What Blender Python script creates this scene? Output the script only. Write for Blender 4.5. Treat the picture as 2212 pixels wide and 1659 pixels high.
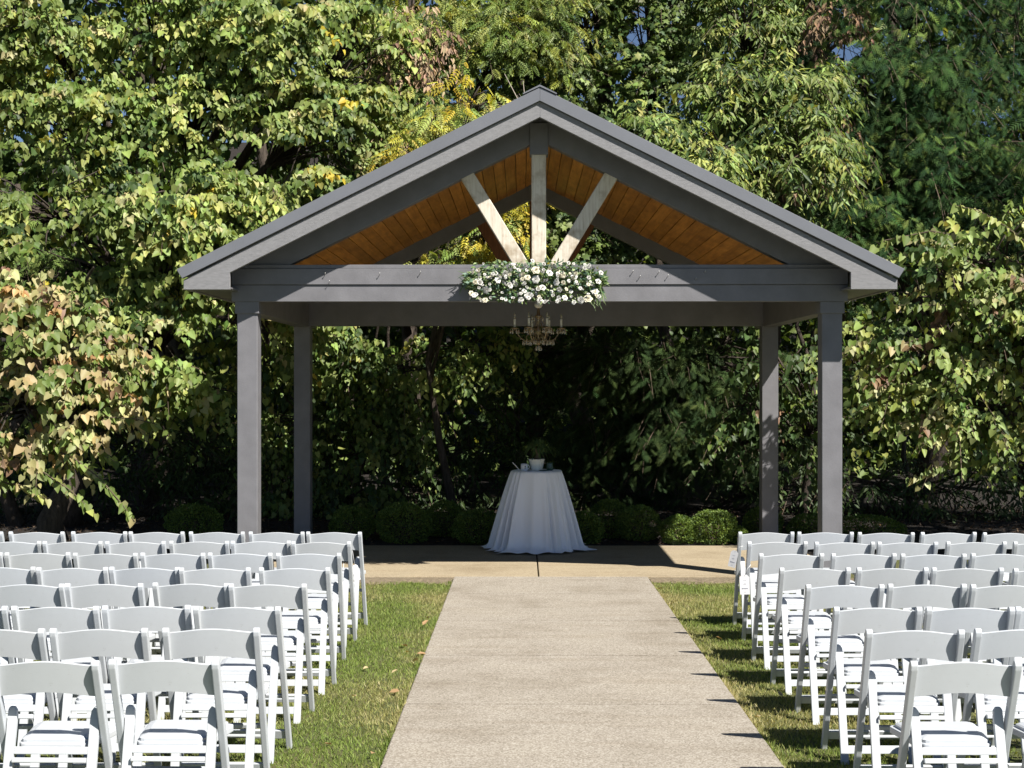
import bpy, bmesh, math, random
import numpy as np
from mathutils import Vector, Matrix

for o in list(bpy.data.objects):
    bpy.data.objects.remove(o, do_unlink=True)
scene = bpy.context.scene
COL = scene.collection

# ------------------------------------------------------------------ camera, sky, sun, exposure
K = 3067.0                     # focal length in pixels of a 2212 px wide frame
VX, HY = 1127.6, 830.0         # where the aisle direction and the horizon fall in that frame
CZ = 1.80
cam_d = bpy.data.cameras.new('camera')
cam_d.sensor_width = 36.0
cam_d.lens = 36.0 * K / 2212.0
cam_d.clip_start = 0.1
cam_d.clip_end = 500.0
cam = bpy.data.objects.new('camera', cam_d)
COL.objects.link(cam)
cam.location = (0, 0, CZ)
cam.rotation_euler = (math.radians(90.0), 0, math.atan((VX - 1106.0) / K))
scene.camera = cam

SUN = Vector((0.65, -0.66, 1.0)).normalized()
world = bpy.data.worlds.new('World')
scene.world = world
world.use_nodes = True
wn = world.node_tree
sky = wn.nodes.new('ShaderNodeTexSky')
sky.sky_type = 'NISHITA'
sky.sun_disc = False
sky.sun_elevation = math.asin(SUN.z)
sky.sun_rotation = math.atan2(SUN.x, SUN.y)
sky.air_density = 0.62
sky.dust_density = 0.1
sky.altitude = 300.0
wn.nodes['Background'].inputs['Strength'].default_value = 0.05
wn.links.new(sky.outputs['Color'], wn.nodes['Background'].inputs['Color'])
sd = bpy.data.lights.new('sun', 'SUN')
sd.energy = 5.0
sd.angle = math.radians(0.53)
sd.color = (1.0, 0.955, 0.885)
sun = bpy.data.objects.new('sun', sd)
COL.objects.link(sun)
sun.location = (8, -8, 14)
sun.rotation_euler = (-SUN).to_track_quat('-Z', 'Y').to_euler()
vs = scene.view_settings
vs.view_transform = 'Standard'
vs.look = 'None'
vs.gamma = 1.0
vs.use_curve_mapping = False
vs.exposure = 0.86
scene.cycles.max_bounces = 5
scene.cycles.diffuse_bounces = 1
scene.cycles.glossy_bounces = 2
scene.cycles.transmission_bounces = 4
scene.cycles.transparent_max_bounces = 6


def W(x, y, Y):
    """frame pixel (2212 wide) at distance Y -> point of the place"""
    return Vector(((x - VX) / K * Y, Y, CZ + (HY - y) / K * Y))


# ------------------------------------------------------------------ helpers
def tag(o, label=None, cat=None, group=None, kind=None):
    if label: o['label'] = label
    if cat: o['category'] = cat
    if group: o['group'] = group
    if kind: o['kind'] = kind
    return o


def empty(name, loc=(0, 0, 0), rz=0.0):
    o = bpy.data.objects.new(name, None)
    COL.objects.link(o)
    o.location = loc
    o.rotation_euler = (0, 0, rz)
    o.empty_display_size = 0.1
    return o


def link(name, me, mat=None, parent=None, loc=None, rot=None):
    o = bpy.data.objects.new(name, me)
    COL.objects.link(o)
    if mat is not None and not me.materials:
        me.materials.append(mat)
    if parent is not None: o.parent = parent
    if loc is not None: o.location = loc
    if rot is not None: o.rotation_euler = rot
    return o


def copy_tree(o, parent=None):
    c = o.copy()
    COL.objects.link(c)
    c.parent = parent
    for ch in list(o.children):
        copy_tree(ch, c)
    return c


def smooth(me, angle=None):
    me.polygons.foreach_set('use_smooth', [True] * len(me.polygons))
    return me


def bm_mesh(name, bm, sm=False):
    me = bpy.data.meshes.new(name)
    bmesh.ops.recalc_face_normals(bm, faces=bm.faces)
    bm.to_mesh(me)
    bm.free()
    if sm: smooth(me)
    return me


def add_box(bm, c, s, mat=None):
    M = Matrix.Translation(Vector(c)) @ (mat or Matrix.Identity(4)) @ Matrix.Diagonal((s[0], s[1], s[2], 1))
    return bmesh.ops.create_cube(bm, size=1.0, matrix=M)['verts']


def box_mesh(name, c, s, bev=0.0, mat=None, seg=1):
    bm = bmesh.new()
    add_box(bm, c, s, mat)
    if bev > 0:
        bmesh.ops.bevel(bm, geom=list(bm.edges), offset=bev, segments=seg, affect='EDGES', profile=0.6)
    return bm_mesh(name, bm)


def prism_mesh(name, pts, a, b, axis='y', bev=0.0, seg=1, sm=False):
    """closed outline extruded from a to b along an axis; pts are the two other coordinates in order"""
    bm = bmesh.new()
    def mk(p, t):
        if axis == 'y': return (p[0], t, p[1])
        if axis == 'x': return (t, p[0], p[1])
        return (p[0], p[1], t)
    va = [bm.verts.new(mk(p, a)) for p in pts]
    vb = [bm.verts.new(mk(p, b)) for p in pts]
    bm.faces.new(va)
    bm.faces.new(list(reversed(vb)))
    n = len(pts)
    for i in range(n):
        bm.faces.new((va[i], vb[i], vb[(i + 1) % n], va[(i + 1) % n]))
    if bev > 0:
        bmesh.ops.recalc_face_normals(bm, faces=bm.faces)
        bmesh.ops.bevel(bm, geom=list(bm.edges), offset=bev, segments=seg, affect='EDGES', profile=0.6, clamp_overlap=True)
    return bm_mesh(name, bm, sm)


def beam_between(name, p, q, w, d, bev=0.004, side=Vector((0, 1, 0))):
    """bar from p to q; w across, d along 'side'"""
    p, q = Vector(p), Vector(q)
    z = (q - p)
    L = z.length
    z.normalize()
    y = side - z * side.dot(z)
    y.normalize()
    x = y.cross(z)
    R = Matrix((x, y, z)).transposed().to_4x4()
    return box_mesh(name, (p + q) / 2, (w, d, L), bev, R)


def lathe_mesh(name, prof, n=24, sm=True, wob=None):
    vs_, fs = [], []
    for i, (r, z) in enumerate(prof):
        for k in range(n):
            a = 2 * math.pi * k / n
            rr = r * (wob(a, i) if wob else 1)
            vs_.append((rr * math.cos(a), rr * math.sin(a), z))
    for i in range(len(prof) - 1):
        for k in range(n):
            fs.append((i * n + k, i * n + (k + 1) % n, (i + 1) * n + (k + 1) % n, (i + 1) * n + k))
    if prof[0][0] > 1e-5: fs.append(tuple(reversed(range(n))))
    m = (len(prof) - 1) * n
    if prof[-1][0] > 1e-5: fs.append(tuple(range(m, m + n)))
    me = bpy.data.meshes.new(name)
    me.from_pydata(vs_, [], fs)
    me.update()
    if sm: smooth(me)
    return me


class Tubes:
    """round tapered tubes through lists of points, collected into one mesh"""
    def __init__(self): self.v, self.f = [], []
    def add(self, pts, rad, n=6):
        pts = [Vector(p) for p in pts]
        base = len(self.v)
        for i, p in enumerate(pts):
            t = (pts[min(i + 1, len(pts) - 1)] - pts[max(i - 1, 0)])
            if t.length < 1e-6: t = Vector((0, 0, 1))
            t.normalize()
            a = t.cross(Vector((0.31, 0.87, 0.2)))
            if a.length < 1e-3: a = t.cross(Vector((1, 0, 0)))
            a.normalize()
            b = t.cross(a)
            r = rad[i] if hasattr(rad, '__len__') else rad
            for k in range(n):
                an = 2 * math.pi * k / n
                self.v.append(tuple(p + (a * math.cos(an) + b * math.sin(an)) * r))
        for i in range(len(pts) - 1):
            for k in range(n):
                self.f.append((base + i * n + k, base + i * n + (k + 1) % n, base + (i + 1) * n + (k + 1) % n, base + (i + 1) * n + k))
        self.f.append(tuple(base + k for k in reversed(range(n))))
        e = base + (len(pts) - 1) * n
        self.f.append(tuple(e + k for k in range(n)))
    def mesh(self, name, sm=True):
        me = bpy.data.meshes.new(name)
        me.from_pydata(self.v, [], self.f)
        me.update()
        if sm: smooth(me)
        return me


# ------------------------------------------------------------------ materials
def new_mat(name):
    m = bpy.data.materials.new(name)
    m.use_nodes = True
    nt = m.node_tree
    return m, nt, nt.nodes['Principled BSDF']


def N(nt, kind, **kw):
    n = nt.nodes.new(kind)
    for k, v in kw.items():
        if k in n.inputs.keys(): n.inputs[k].default_value = v
        else: setattr(n, k, v)
    return n


def ramp(nt, fac, stops):
    r = nt.nodes.new('ShaderNodeValToRGB')
    el = r.color_ramp.elements
    while len(el) > 1: el.remove(el[-1])
    el[0].position, el[0].color = stops[0][0], (*stops[0][1], 1)
    for p, c in stops[1:]:
        e = el.new(p)
        e.color = (*c, 1)
    nt.links.new(fac, r.inputs['Fac'])
    return r.outputs['Color']


def coords(nt, scale=(1, 1, 1), obj=False):
    tc = nt.nodes.new('ShaderNodeTexCoord')
    mp = nt.nodes.new('ShaderNodeMapping')
    mp.inputs['Scale'].default_value = scale
    nt.links.new(tc.outputs['Object'], mp.inputs['Vector'])
    return mp.outputs['Vector']


def noise(nt, vec, scale, detail=4, rough=0.6):
    n = N(nt, 'ShaderNodeTexNoise')
    n.inputs['Scale'].default_value = scale
    n.inputs['Detail'].default_value = detail
    n.inputs['Roughness'].default_value = rough
    nt.links.new(vec, n.inputs['Vector'])
    return n.outputs['Fac']


def bump(nt, bsdf, h, strength=0.3, dist=0.01):
    b = N(nt, 'ShaderNodeBump')
    b.inputs['Strength'].default_value = strength
    b.inputs['Distance'].default_value = dist
    nt.links.new(h, b.inputs['Height'])
    nt.links.new(b.outputs['Normal'], bsdf.inputs['Normal'])


def mixc(nt, fac, a, b, mode='MIX'):
    m = nt.nodes.new('ShaderNodeMix')
    m.data_type = 'RGBA'
    m.blend_type = mode
    if isinstance(fac, (int, float)): m.inputs[0].default_value = fac
    else: nt.links.new(fac, m.inputs[0])
    for i, c in ((6, a), (7, b)):
        if isinstance(c, tuple): m.inputs[i].default_value = (*c, 1)
        else: nt.links.new(c, m.inputs[i])
    return m.outputs[2]


def simple(name, col, rough=0.5, spec=0.4, metal=0.0, var=0.1, scale=8.0, stretch=(1, 1, 1), bmp=0.0, bscale=60.0, bdist=0.004):
    m, nt, b = new_mat(name)
    v = coords(nt, stretch)
    f = noise(nt, v, scale, 5)
    lo = tuple(c * (1 - var) for c in col)
    hi = tuple(min(1, c * (1 + var)) for c in col)
    c = ramp(nt, f, [(0.3, lo), (0.7, hi)])
    nt.links.new(c, b.inputs['Base Color'])
    b.inputs['Roughness'].default_value = rough
    b.inputs['Specular IOR Level'].default_value = spec
    b.inputs['Metallic'].default_value = metal
    if bmp > 0:
        bump(nt, b, noise(nt, v, bscale, 4, 0.7), bmp, bdist)
    return m


M = {}
M['paint'] = simple('grey_brown_paint', (0.172, 0.169, 0.181), 0.55, 0.35, var=0.13, scale=3.0, stretch=(1.5, 1.5, 1.5), bmp=0.35, bscale=45.0, bdist=0.004)
M['fascia'] = simple('rough_sawn_grey_paint', (0.228, 0.226, 0.234), 0.6, 0.35, var=0.14, scale=16.0, stretch=(1, 1, 4), bmp=0.7, bscale=70.0, bdist=0.008)
M['roof_metal'] = simple('grey_roof_metal', (0.19, 0.195, 0.215), 0.42, 0.5, 0.25, var=0.06, scale=2.0)
M['resin'] = simple('white_resin', (0.545, 0.57, 0.592), 0.42, 0.4, var=0.03, scale=9.0, bmp=0.05, bscale=200.0, bdist=0.001)
M['pad'] = simple('white_vinyl', (0.52, 0.545, 0.575), 0.38, 0.45, var=0.03, scale=14.0, bmp=0.10, bscale=14.0, bdist=0.006)
M['bark'] = simple('brown_grey_bark', (0.085, 0.068, 0.055), 0.9, 0.2, var=0.5, scale=7.0, stretch=(4, 4, 0.7), bmp=0.9, bscale=18.0, bdist=0.03)
M['twig'] = simple('twig_bark', (0.12, 0.09, 0.065), 0.85, 0.2, var=0.3)
M['deadwood'] = simple('pale_dead_wood', (0.36, 0.31, 0.26), 0.85, 0.2, var=0.3)
M['brass'] = simple('aged_brass', (0.27, 0.215, 0.14), 0.35, 0.5, 0.6, var=0.3, scale=30)
M['candle'] = simple('ivory_candle_sleeve', (0.80, 0.77, 0.71), 0.5, 0.4, var=0.05)
M['ceramic'] = simple('white_glazed_ceramic', (0.72, 0.74, 0.70), 0.2, 0.5, var=0.06, scale=20)
M['ceramic_blue'] = simple('white_mug_glaze', (0.72, 0.72, 0.75), 0.25, 0.5, var=0.03)
M['ceramic_green'] = simple('dark_green_glaze', (0.035, 0.075, 0.06), 0.25, 0.5, var=0.5, scale=25)
M['black'] = simple('black_print', (0.02, 0.02, 0.025), 0.6, 0.3)
M['print'] = simple('grey_print', (0.25, 0.26, 0.32), 0.7, 0.2)
M['paper'] = simple('white_card', (0.80, 0.80, 0.81), 0.7, 0.3, var=0.02)
M['ribbon'] = simple('white_ribbon', (0.78, 0.78, 0.78), 0.4, 0.4, var=0.04)
M['petal'] = simple('white_petal', (0.78, 0.76, 0.70), 0.6, 0.3, var=0.06, scale=30)
M['petal_cream'] = simple('cream_petal', (0.76, 0.70, 0.52), 0.6, 0.3, var=0.08, scale=30)
M['soil'] = simple('potting_soil', (0.03, 0.022, 0.016), 0.95, 0.1, var=0.5, scale=60)
M['screw'] = simple('steel_hook', (0.45, 0.44, 0.42), 0.4, 0.5, 0.8)

nt = M['resin'].node_tree
b = nt.nodes['Principled BSDF']
src = b.inputs['Base Color'].links[0].from_socket
oi = nt.nodes.new('ShaderNodeObjectInfo')
tint = ramp(nt, oi.outputs['Random'], [(0.0, (0.92, 0.915, 0.90)), (0.5, (1, 1, 1)), (1.0, (0.97, 0.98, 1.0))])
vsc = noise(nt, coords(nt, (1, 1, 3)), 26.0, 6, 0.8)
scuff = ramp(nt, vsc, [(0.30, (0.80, 0.79, 0.77)), (0.40, (1, 1, 1))])
nt.links.new(mixc(nt, 1.0, mixc(nt, 1.0, src, tint, 'MULTIPLY'), scuff, 'MULTIPLY'), b.inputs['Base Color'])

# whitewashed timber: long grain, knots and scuffs
m, nt, b = new_mat('whitewashed_timber')
v = coords(nt, (22, 22, 1.6))
g = noise(nt, v, 2.2, 6, 0.65)
v2 = coords(nt, (1, 1, 1))
k = noise(nt, v2, 6.0, 3)
c1 = ramp(nt, g, [(0.25, (0.40, 0.33, 0.24)), (0.42, (0.62, 0.55, 0.45)), (0.75, (0.76, 0.71, 0.61))])
c2 = ramp(nt, k, [(0.30, (0.55, 0.48, 0.40)), (0.5, (1, 1, 1))])
nt.links.new(mixc(nt, 0.8, c1, c2, 'MULTIPLY'), b.inputs['Base Color'])
b.inputs['Roughness'].default_value = 0.8
bump(nt, b, g, 0.5, 0.004)
M['timber'] = m
# stained pine ceiling
m, nt, b = new_mat('stained_pine')
v = coords(nt, (14, 0.9, 14))
g = noise(nt, v, 2.0, 6, 0.6)
v2 = coords(nt, (3, 1.2, 3))
k = noise(nt, v2, 2.5, 3)
oi = nt.nodes.new('ShaderNodeObjectInfo')
c1 = ramp(nt, g, [(0.3, (0.40, 0.17, 0.035)), (0.55, (0.60, 0.275, 0.06)), (0.8, (0.72, 0.36, 0.09))])
c2 = ramp(nt, oi.outputs['Random'], [(0.0, (0.72, 0.70, 0.68)), (1.0, (1.08, 1.04, 1.0))])
c3 = ramp(nt, k, [(0.3, (0.65, 0.6, 0.55)), (0.6, (1, 1, 1))])
nt.links.new(mixc(nt, 0.8, mixc(nt, 1.0, c1, c2, 'MULTIPLY'), c3, 'MULTIPLY'), b.inputs['Base Color'])
b.inputs['Roughness'].default_value = 0.5
bump(nt, b, g, 0.2, 0.003)
M['pine'] = m
M['brown_timber'] = simple('brown_rear_timber', (0.20, 0.085, 0.038), 0.6, 0.3, var=0.3, scale=6, stretch=(14, 14, 1))  # browner timber tone for the rear king post and struts


def concrete(name, ca, cb, cc, tint):
    m, nt, b = new_mat(name)
    v = coords(nt)
    vo = N(nt, 'ShaderNodeTexVoronoi')
    vo.inputs['Scale'].default_value = 120.0
    nt.links.new(v, vo.inputs['Vector'])
    bw = nt.nodes.new('ShaderNodeRGBToBW')
    nt.links.new(vo.outputs['Color'], bw.inputs['Color'])
    c1 = ramp(nt, bw.outputs['Val'], [(0.12, ca), (0.5, cb), (0.85, cc)])
    n1 = noise(nt, v, 1.3, 5, 0.65)
    vs2 = coords(nt, (0.5, 4.0, 1))
    n2 = noise(nt, vs2, 1.6, 5, 0.7)
    c2 = ramp(nt, n1, [(0.28, (0.70, 0.67, 0.62)), (0.5, (0.95, 0.94, 0.93)), (0.8, tint)])
    c3 = ramp(nt, n2, [(0.32, (0.84, 0.81, 0.77)), (0.5, (1, 1, 1))])
    nt.links.new(mixc(nt, 0.7, mixc(nt, 0.85, c1, c2, 'MULTIPLY'), c3, 'MULTIPLY'), b.inputs['Base Color'])
    b.inputs['Roughness'].default_value = 0.9
    b.inputs['Specular IOR Level'].default_value = 0.2
    bump(nt, b, noise(nt, v, 130.0, 3, 0.7), 0.55, 0.006)
    return m


M['path'] = concrete('exposed_aggregate_concrete', (0.235, 0.205, 0.165), (0.340, 0.305, 0.253), (0.445, 0.41, 0.352), (1.04, 1.03, 1.0))
M['slab'] = concrete('tan_concrete', (0.30, 0.245, 0.165), (0.37, 0.308, 0.212), (0.44, 0.37, 0.262), (1.05, 1.02, 0.96))

# lawn soil under the blades
m, nt, b = new_mat('lawn_base')
v = coords(nt)
n1 = noise(nt, v, 1.4, 4)
n2 = noise(nt, v, 45.0, 4, 0.7)
c1 = ramp(nt, n1, [(0.35, (0.095, 0.125, 0.030)), (0.62, (0.16, 0.155, 0.055))])
c2 = ramp(nt, n2, [(0.3, (0.45, 0.45, 0.45)), (0.7, (1.15, 1.15, 1.1))])
nt.links.new(mixc(nt, 1.0, c1, c2, 'MULTIPLY'), b.inputs['Base Color'])
b.inputs['Roughness'].default_value = 0.95
bump(nt, b, n2, 0.9, 0.03)
M['lawn'] = m
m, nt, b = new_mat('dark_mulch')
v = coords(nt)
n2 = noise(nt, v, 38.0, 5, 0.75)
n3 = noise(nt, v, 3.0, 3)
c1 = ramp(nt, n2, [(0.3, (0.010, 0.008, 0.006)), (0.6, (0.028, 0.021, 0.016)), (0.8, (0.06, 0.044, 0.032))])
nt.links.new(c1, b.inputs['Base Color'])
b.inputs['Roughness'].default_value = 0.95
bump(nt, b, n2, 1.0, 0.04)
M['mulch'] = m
m, nt, b = new_mat('dry_soil_edge')
v = coords(nt)
n2 = noise(nt, v, 28.0, 6, 0.75)
c1 = ramp(nt, n2, [(0.3, (0.13, 0.095, 0.06)), (0.55, (0.27, 0.215, 0.14)), (0.8, (0.40, 0.33, 0.23))])
nt.links.new(c1, b.inputs['Base Color'])
b.inputs['Roughness'].default_value = 0.95
bump(nt, b, n2, 1.0, 0.03)
M['soil_edge'] = m

# cloth: satin, a little translucent
m, nt, b = new_mat('white_satin_cloth')
v = coords(nt, (1, 1, 1))
n2 = noise(nt, v, 350.0, 2)
b.inputs['Base Color'].default_value = (0.90, 0.91, 0.94, 1)
b.inputs['Roughness'].default_value = 0.5
b.inputs['Sheen Weight'].default_value = 0.5
bump(nt, b, n2, 0.08, 0.001)
M['cloth'] = m

m, nt, b = new_mat('clear_crystal')
b.inputs['Base Color'].default_value = (0.85, 0.82, 0.72, 1)
b.inputs['Roughness'].default_value = 0.08
b.inputs['Transmission Weight'].default_value = 0.75
b.inputs['IOR'].default_value = 1.5
M['crystal'] = m


def leaf_mat(name, trans=0.30, rough=0.5, spec=0.3):
    """colour comes from each leaf's own 'Col'; thin blade that lets some light through"""
    m, nt, b = new_mat(name)
    at = nt.nodes.new('ShaderNodeAttribute')
    at.attribute_name = 'Col'
    nt.links.new(at.outputs['Color'], b.inputs['Base Color'])
    b.inputs['Roughness'].default_value = rough
    b.inputs['Specular IOR Level'].default_value = spec
    tr = nt.nodes.new('ShaderNodeBsdfTranslucent')
    tint = mixc(nt, 1.0, at.outputs['Color'], (1.25, 1.15, 0.45), 'MULTIPLY')
    nt.links.new(tint, tr.inputs['Color'])
    mx = nt.nodes.new('ShaderNodeMixShader')
    mx.inputs[0].default_value = trans
    nt.links.new(b.outputs['BSDF'], mx.inputs[1])
    nt.links.new(tr.outputs['BSDF'], mx.inputs[2])
    nt.links.new(mx.outputs['Shader'], nt.nodes['Material Output'].inputs['Surface'])
    return m


M['leaf'] = leaf_mat('broad_leaf')
M['needle'] = leaf_mat('evergreen_spray', 0.15, 0.75, 0.08)
M['grass'] = leaf_mat('grass_blade', 0.30, 0.55, 0.25)
M['dryleaf'] = leaf_mat('dry_leaf', 0.15, 0.8, 0.15)


# ------------------------------------------------------------------ leaf clouds
def nrm(a):
    return a / np.maximum(np.linalg.norm(a, axis=-1, keepdims=True), 1e-8)


def tmpl(name):
    """(verts (side, along, up), faces) of one leaf, about 1 long"""
    if name == 'heart':
        z = [0.0, 0.05, 0.13, 0.03, 0.0]
        h = [(0.0, 0.0), (0.30, -0.12), (0.47, 0.20), (0.31, 0.60), (0.0, 1.02)]
        vs_ = [(0, 0, 0), (0, 1.02, -0.20)]
        L = [(-x, y, zz) for (x, y), zz in zip(h[1:4], z[1:4])]
        R = [(x, y, zz) for (x, y), zz in zip(h[1:4], z[1:4])]
        vs_ += L + R
        return vs_, [(0, 1, 4, 3, 2), (1, 0, 5, 6, 7)]
    if name == 'lance':
        return [(0, 0, 0), (-0.17, 0.38, 0.05), (0, 1, -0.06), (0.17, 0.38, 0.05), (0, 0.45, -0.03)], [(0, 4, 1), (1, 4, 2), (0, 3, 4), (4, 3, 2)]
    if name == 'curl':
        return [(0, 0, 0), (-0.20, 0.3, 0.14), (-0.12, 0.75, 0.16), (0, 1, 0.05), (0.16, 0.7, 0.18), (0.2, 0.28, 0.1), (0, 0.5, 0)], [(0, 6, 2, 1), (6, 3, 2), (0, 5, 4, 6), (6, 4, 3)]
    if name == 'star':
        vs_ = [(0, 0.35, 0.05)]
        out = [(0, 0), (0.22, 0.12), (0.52, 0.05), (0.34, 0.36), (0.55, 0.68), (0.22, 0.66), (0, 1.05), (-0.22, 0.66), (-0.55, 0.68), (-0.34, 0.36), (-0.52, 0.05), (-0.22, 0.12)]
        vs_ += [(x, y, -0.07 if (i % 2 == 0) else 0.0) for i, (x, y) in enumerate(out)]
        return vs_, [(0, 1 + i, 1 + (i + 1) % 12) for i in range(12)]
    if name == 'pinnate':
        vs_, fs = [], []
        n = 6
        for i in range(n):
            y = 0.12 + 0.80 * i / (n - 1)
            ln = 0.30 * (1 - 0.45 * abs(i / (n - 1) - 0.35))
            for s in (-1, 1):
                b0 = len(vs_)
                dz = -0.10 * (y ** 2)
                vs_ += [(0, y, dz), (s * ln * 0.5, y - 0.035, dz + 0.0), (s * ln, y + 0.12, dz - 0.09), (s * ln * 0.5, y + 0.10, dz + 0.02)]
                fs.append((b0, b0 + 1, b0 + 2, b0 + 3) if s > 0 else (b0, b0 + 3, b0 + 2, b0 + 1))
        b0 = len(vs_)
        vs_ += [(0, 0.9, -0.09), (-0.06, 1.02, -0.1), (0, 1.22, -0.17), (0.06, 1.02, -0.1)]
        fs.append((b0, b0 + 3, b0 + 2, b0 + 1))
        vs_ += [(-0.006, 0, 0), (0.006, 0, 0), (0.004, 1, -0.11), (-0.004, 1, -0.11)]
        fs.append((b0 + 4, b0 + 5, b0 + 6, b0 + 7))
        return vs_, fs
    if name == 'frond':
        vs_, fs = [], []
        n = 7
        for i in range(n):
            y = 0.10 + 0.80 * i / (n - 1)
            ln = 0.36 * math.sin(math.pi * (0.25 + 0.68 * i / (n - 1)))
            for s in (-1, 1):
                b0 = len(vs_)
                dz = -0.22 * y * y
                vs_ += [(0, y - 0.035, dz), (s * ln, y + ln * 0.75, dz - 0.10 * ln), (0, y + 0.055, dz)]
                fs.append((b0, b0 + 1, b0 + 2) if s > 0 else (b0, b0 + 2, b0 + 1))
        b0 = len(vs_)
        vs_ += [(-0.03, 0, 0), (0.03, 0, 0), (0, 1.12, -0.25)]
        fs.append((b0, b0 + 1, b0 + 2))
        return vs_, fs
    if name == 'blade':
        return [(-0.5, 0, 0), (0.5, 0, 0), (0.36, 0.55, 0), (-0.36, 0.55, 0), (0, 1, -0.0)], [(0, 1, 2, 3), (3, 2, 4)]
    if name == 'tiny':
        return [(0, 0, 0), (-0.3, 0.5, 0.06), (0, 1, 0), (0.3, 0.5, 0.06)], [(0, 3, 2, 1)]


class Cloud:
    def __init__(self): self.P, self.D, self.U, self.S, self.C = [], [], [], [], []
    def add(self, P, D, U, S, C):
        self.P.append(P); self.D.append(D); self.U.append(U); self.S.append(S); self.C.append(C)
    def arrays(self):
        return [np.concatenate(a) for a in (self.P, self.D, self.U, self.S, self.C)]
    def mesh(self, name, shape, wide=1.0):
        P, D, U, S, C = self.arrays()
        return leaves_mesh(name, shape, P, D, U, S, C, wide)


def leaves_mesh(name, shape, P, D, U, S, C, wide=1.0):
    tv, tf = tmpl(shape)
    tv = np.array(tv, float)
    D = nrm(D)
    U = nrm(U - D * (U * D).sum(1, keepdims=True))
    X = np.cross(D, U)
    S = S.reshape(-1, 1)
    wide = np.asarray(wide, float).reshape(-1, 1)
    n, k = len(P), len(tv)
    V = P[:, None, :] + S[:, None, :] * (X[:, None, :] * (tv[None, :, 0:1] * wide[:, None, :]) + D[:, None, :] * tv[None, :, 1:2] + U[:, None, :] * tv[None, :, 2:3])
    V = V.reshape(-1, 3)
    me = bpy.data.meshes.new(name)
    me.vertices.add(n * k)
    me.vertices.foreach_set('co', V.ravel().astype(np.float32))
    loops = np.concatenate([np.array(f) for f in tf])
    tot = np.array([len(f) for f in tf])
    allv = (np.arange(n)[:, None] * k + loops[None, :]).ravel()
    alltot = np.tile(tot, n)
    starts = np.concatenate([[0], np.cumsum(alltot)[:-1]])
    me.loops.add(len(allv))
    me.loops.foreach_set('vertex_index', allv.astype(np.int32))
    me.polygons.add(len(alltot))
    me.polygons.foreach_set('loop_start', starts.astype(np.int32))
    me.polygons.foreach_set('loop_total', alltot.astype(np.int32))
    me.update(calc_edges=True)
    at = me.attributes.new('Col', 'FLOAT_COLOR', 'POINT')
    cc = np.ones((n, k, 4), np.float32)
    cc[:, :, :3] = C[:, None, :]
    at.data.foreach_set('color', cc.ravel())
    return me


def clumpy(P, f=1.3, seed=0.0):
    """smooth pseudo-random field in 0..1 used for clumps and gaps"""
    x, y, z = P[:, 0] * f, P[:, 1] * f, P[:, 2] * f
    s = (np.sin(1.7 * x + 0.9 * z + seed) + np.sin(2.3 * z - 1.1 * y + 1.7 * seed) + np.sin(1.9 * y + 1.3 * x - 0.7 * z + 2.1 * seed)
         + 0.7 * np.sin(4.1 * x - 3.3 * z + seed) + 0.7 * np.sin(3.7 * z + 4.3 * y + seed * 0.3))
    return 0.5 + s / 8.8


GAPS = [(1275, 40, 20), (1262, 88, 16), (1378, 75, 20), (1385, 25, 13), (1830, 108, 20), (1795, 95, 12), (235, 262, 12), (265, 240, 9), (520, 322, 13), (495, 335, 8), (1335, 120, 9), (2110, 80, 9), (1180, 30, 8), (330, 210, 7)]


def in_gap(P):
    """small openings between the crowns where the sky shows"""
    x = VX + P[:, 0] / P[:, 1] * K
    y = HY - (P[:, 2] - CZ) / P[:, 1] * K
    w = 0.7 + 0.8 * clumpy(P, 3.0, 1.0)
    g = np.zeros(len(P), bool)
    for (a, b, r) in GAPS:
        g |= ((x - a) ** 2 + ((y - b) * 1.3) ** 2) < (1.5 * r * w) ** 2
    return g


def pal(rng, n, cols, wts, jit=0.18):
    cols = np.array(cols, float)
    i = rng.choice(len(cols), n, p=np.array(wts, float) / sum(wts))
    c = cols[i]
    return c


def sprays(cloud, rng, A, dirs, L, nleaf, size, droop, scol, face=0.75, hang=0.8, jit=0.2, cjit=0.16, twigs=None, twig_every=1, skip=0.0):
    """twigs that start at A, run along dirs, bend down; leaves sit alternately on them"""
    m = len(A)
    L = L.reshape(-1, 1)
    down = np.array([0, 0, -1.0])
    toward = np.array([SUN.x, SUN.y, SUN.z])
    side = nrm(np.cross(dirs, np.array([0, 0, 1.0])) + 1e-4)
    for j in range(nleaf):
        t = (j + 0.6) / nleaf
        keep = rng.random(m) > skip
        pos = A + dirs * L * t + down * droop * L * t * t
        s = 1 if j % 2 else -1
        tang = nrm(dirs + down * 2 * droop * t)
        r = rng.normal(0, 1, (m, 3))
        ld = nrm(tang * 0.45 + side * s * 0.75 + down * hang + r * jit * 1.2)
        un = nrm(np.array([0, 0, 0.75]) + np.array([0, -0.45, 0]) + toward * face * 0.6 + rng.normal(0, 1, (m, 3)) * (0.25 + jit) + dirs * 0.35)
        sz = size * rng.uniform(0.5, 1.4, m) * (1.08 - 0.4 * t)
        pos = pos + side * s * size * 0.25 + rng.normal(0, 0.12 * size, (m, 3))
        c = scol * (1 + rng.normal(0, cjit, (m, 1))) * (1 + rng.normal(0, cjit * 0.35, (m, 3)))
        c = np.clip(c, 0.004, 0.9)
        cloud.add(pos[keep], ld[keep], un[keep], sz[keep], c[keep])
    if twigs is not None:
        for i in range(0, m, twig_every):
            p = Vector(A[i]); d = Vector(dirs[i]); l = float(L[i, 0])
            pts = [p + d * l * t + Vector((0, 0, -1)) * droop * l * t * t for t in (0, 0.5, 1.0)]
            twigs.add(pts, [0.007, 0.005, 0.002], 3)


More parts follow.
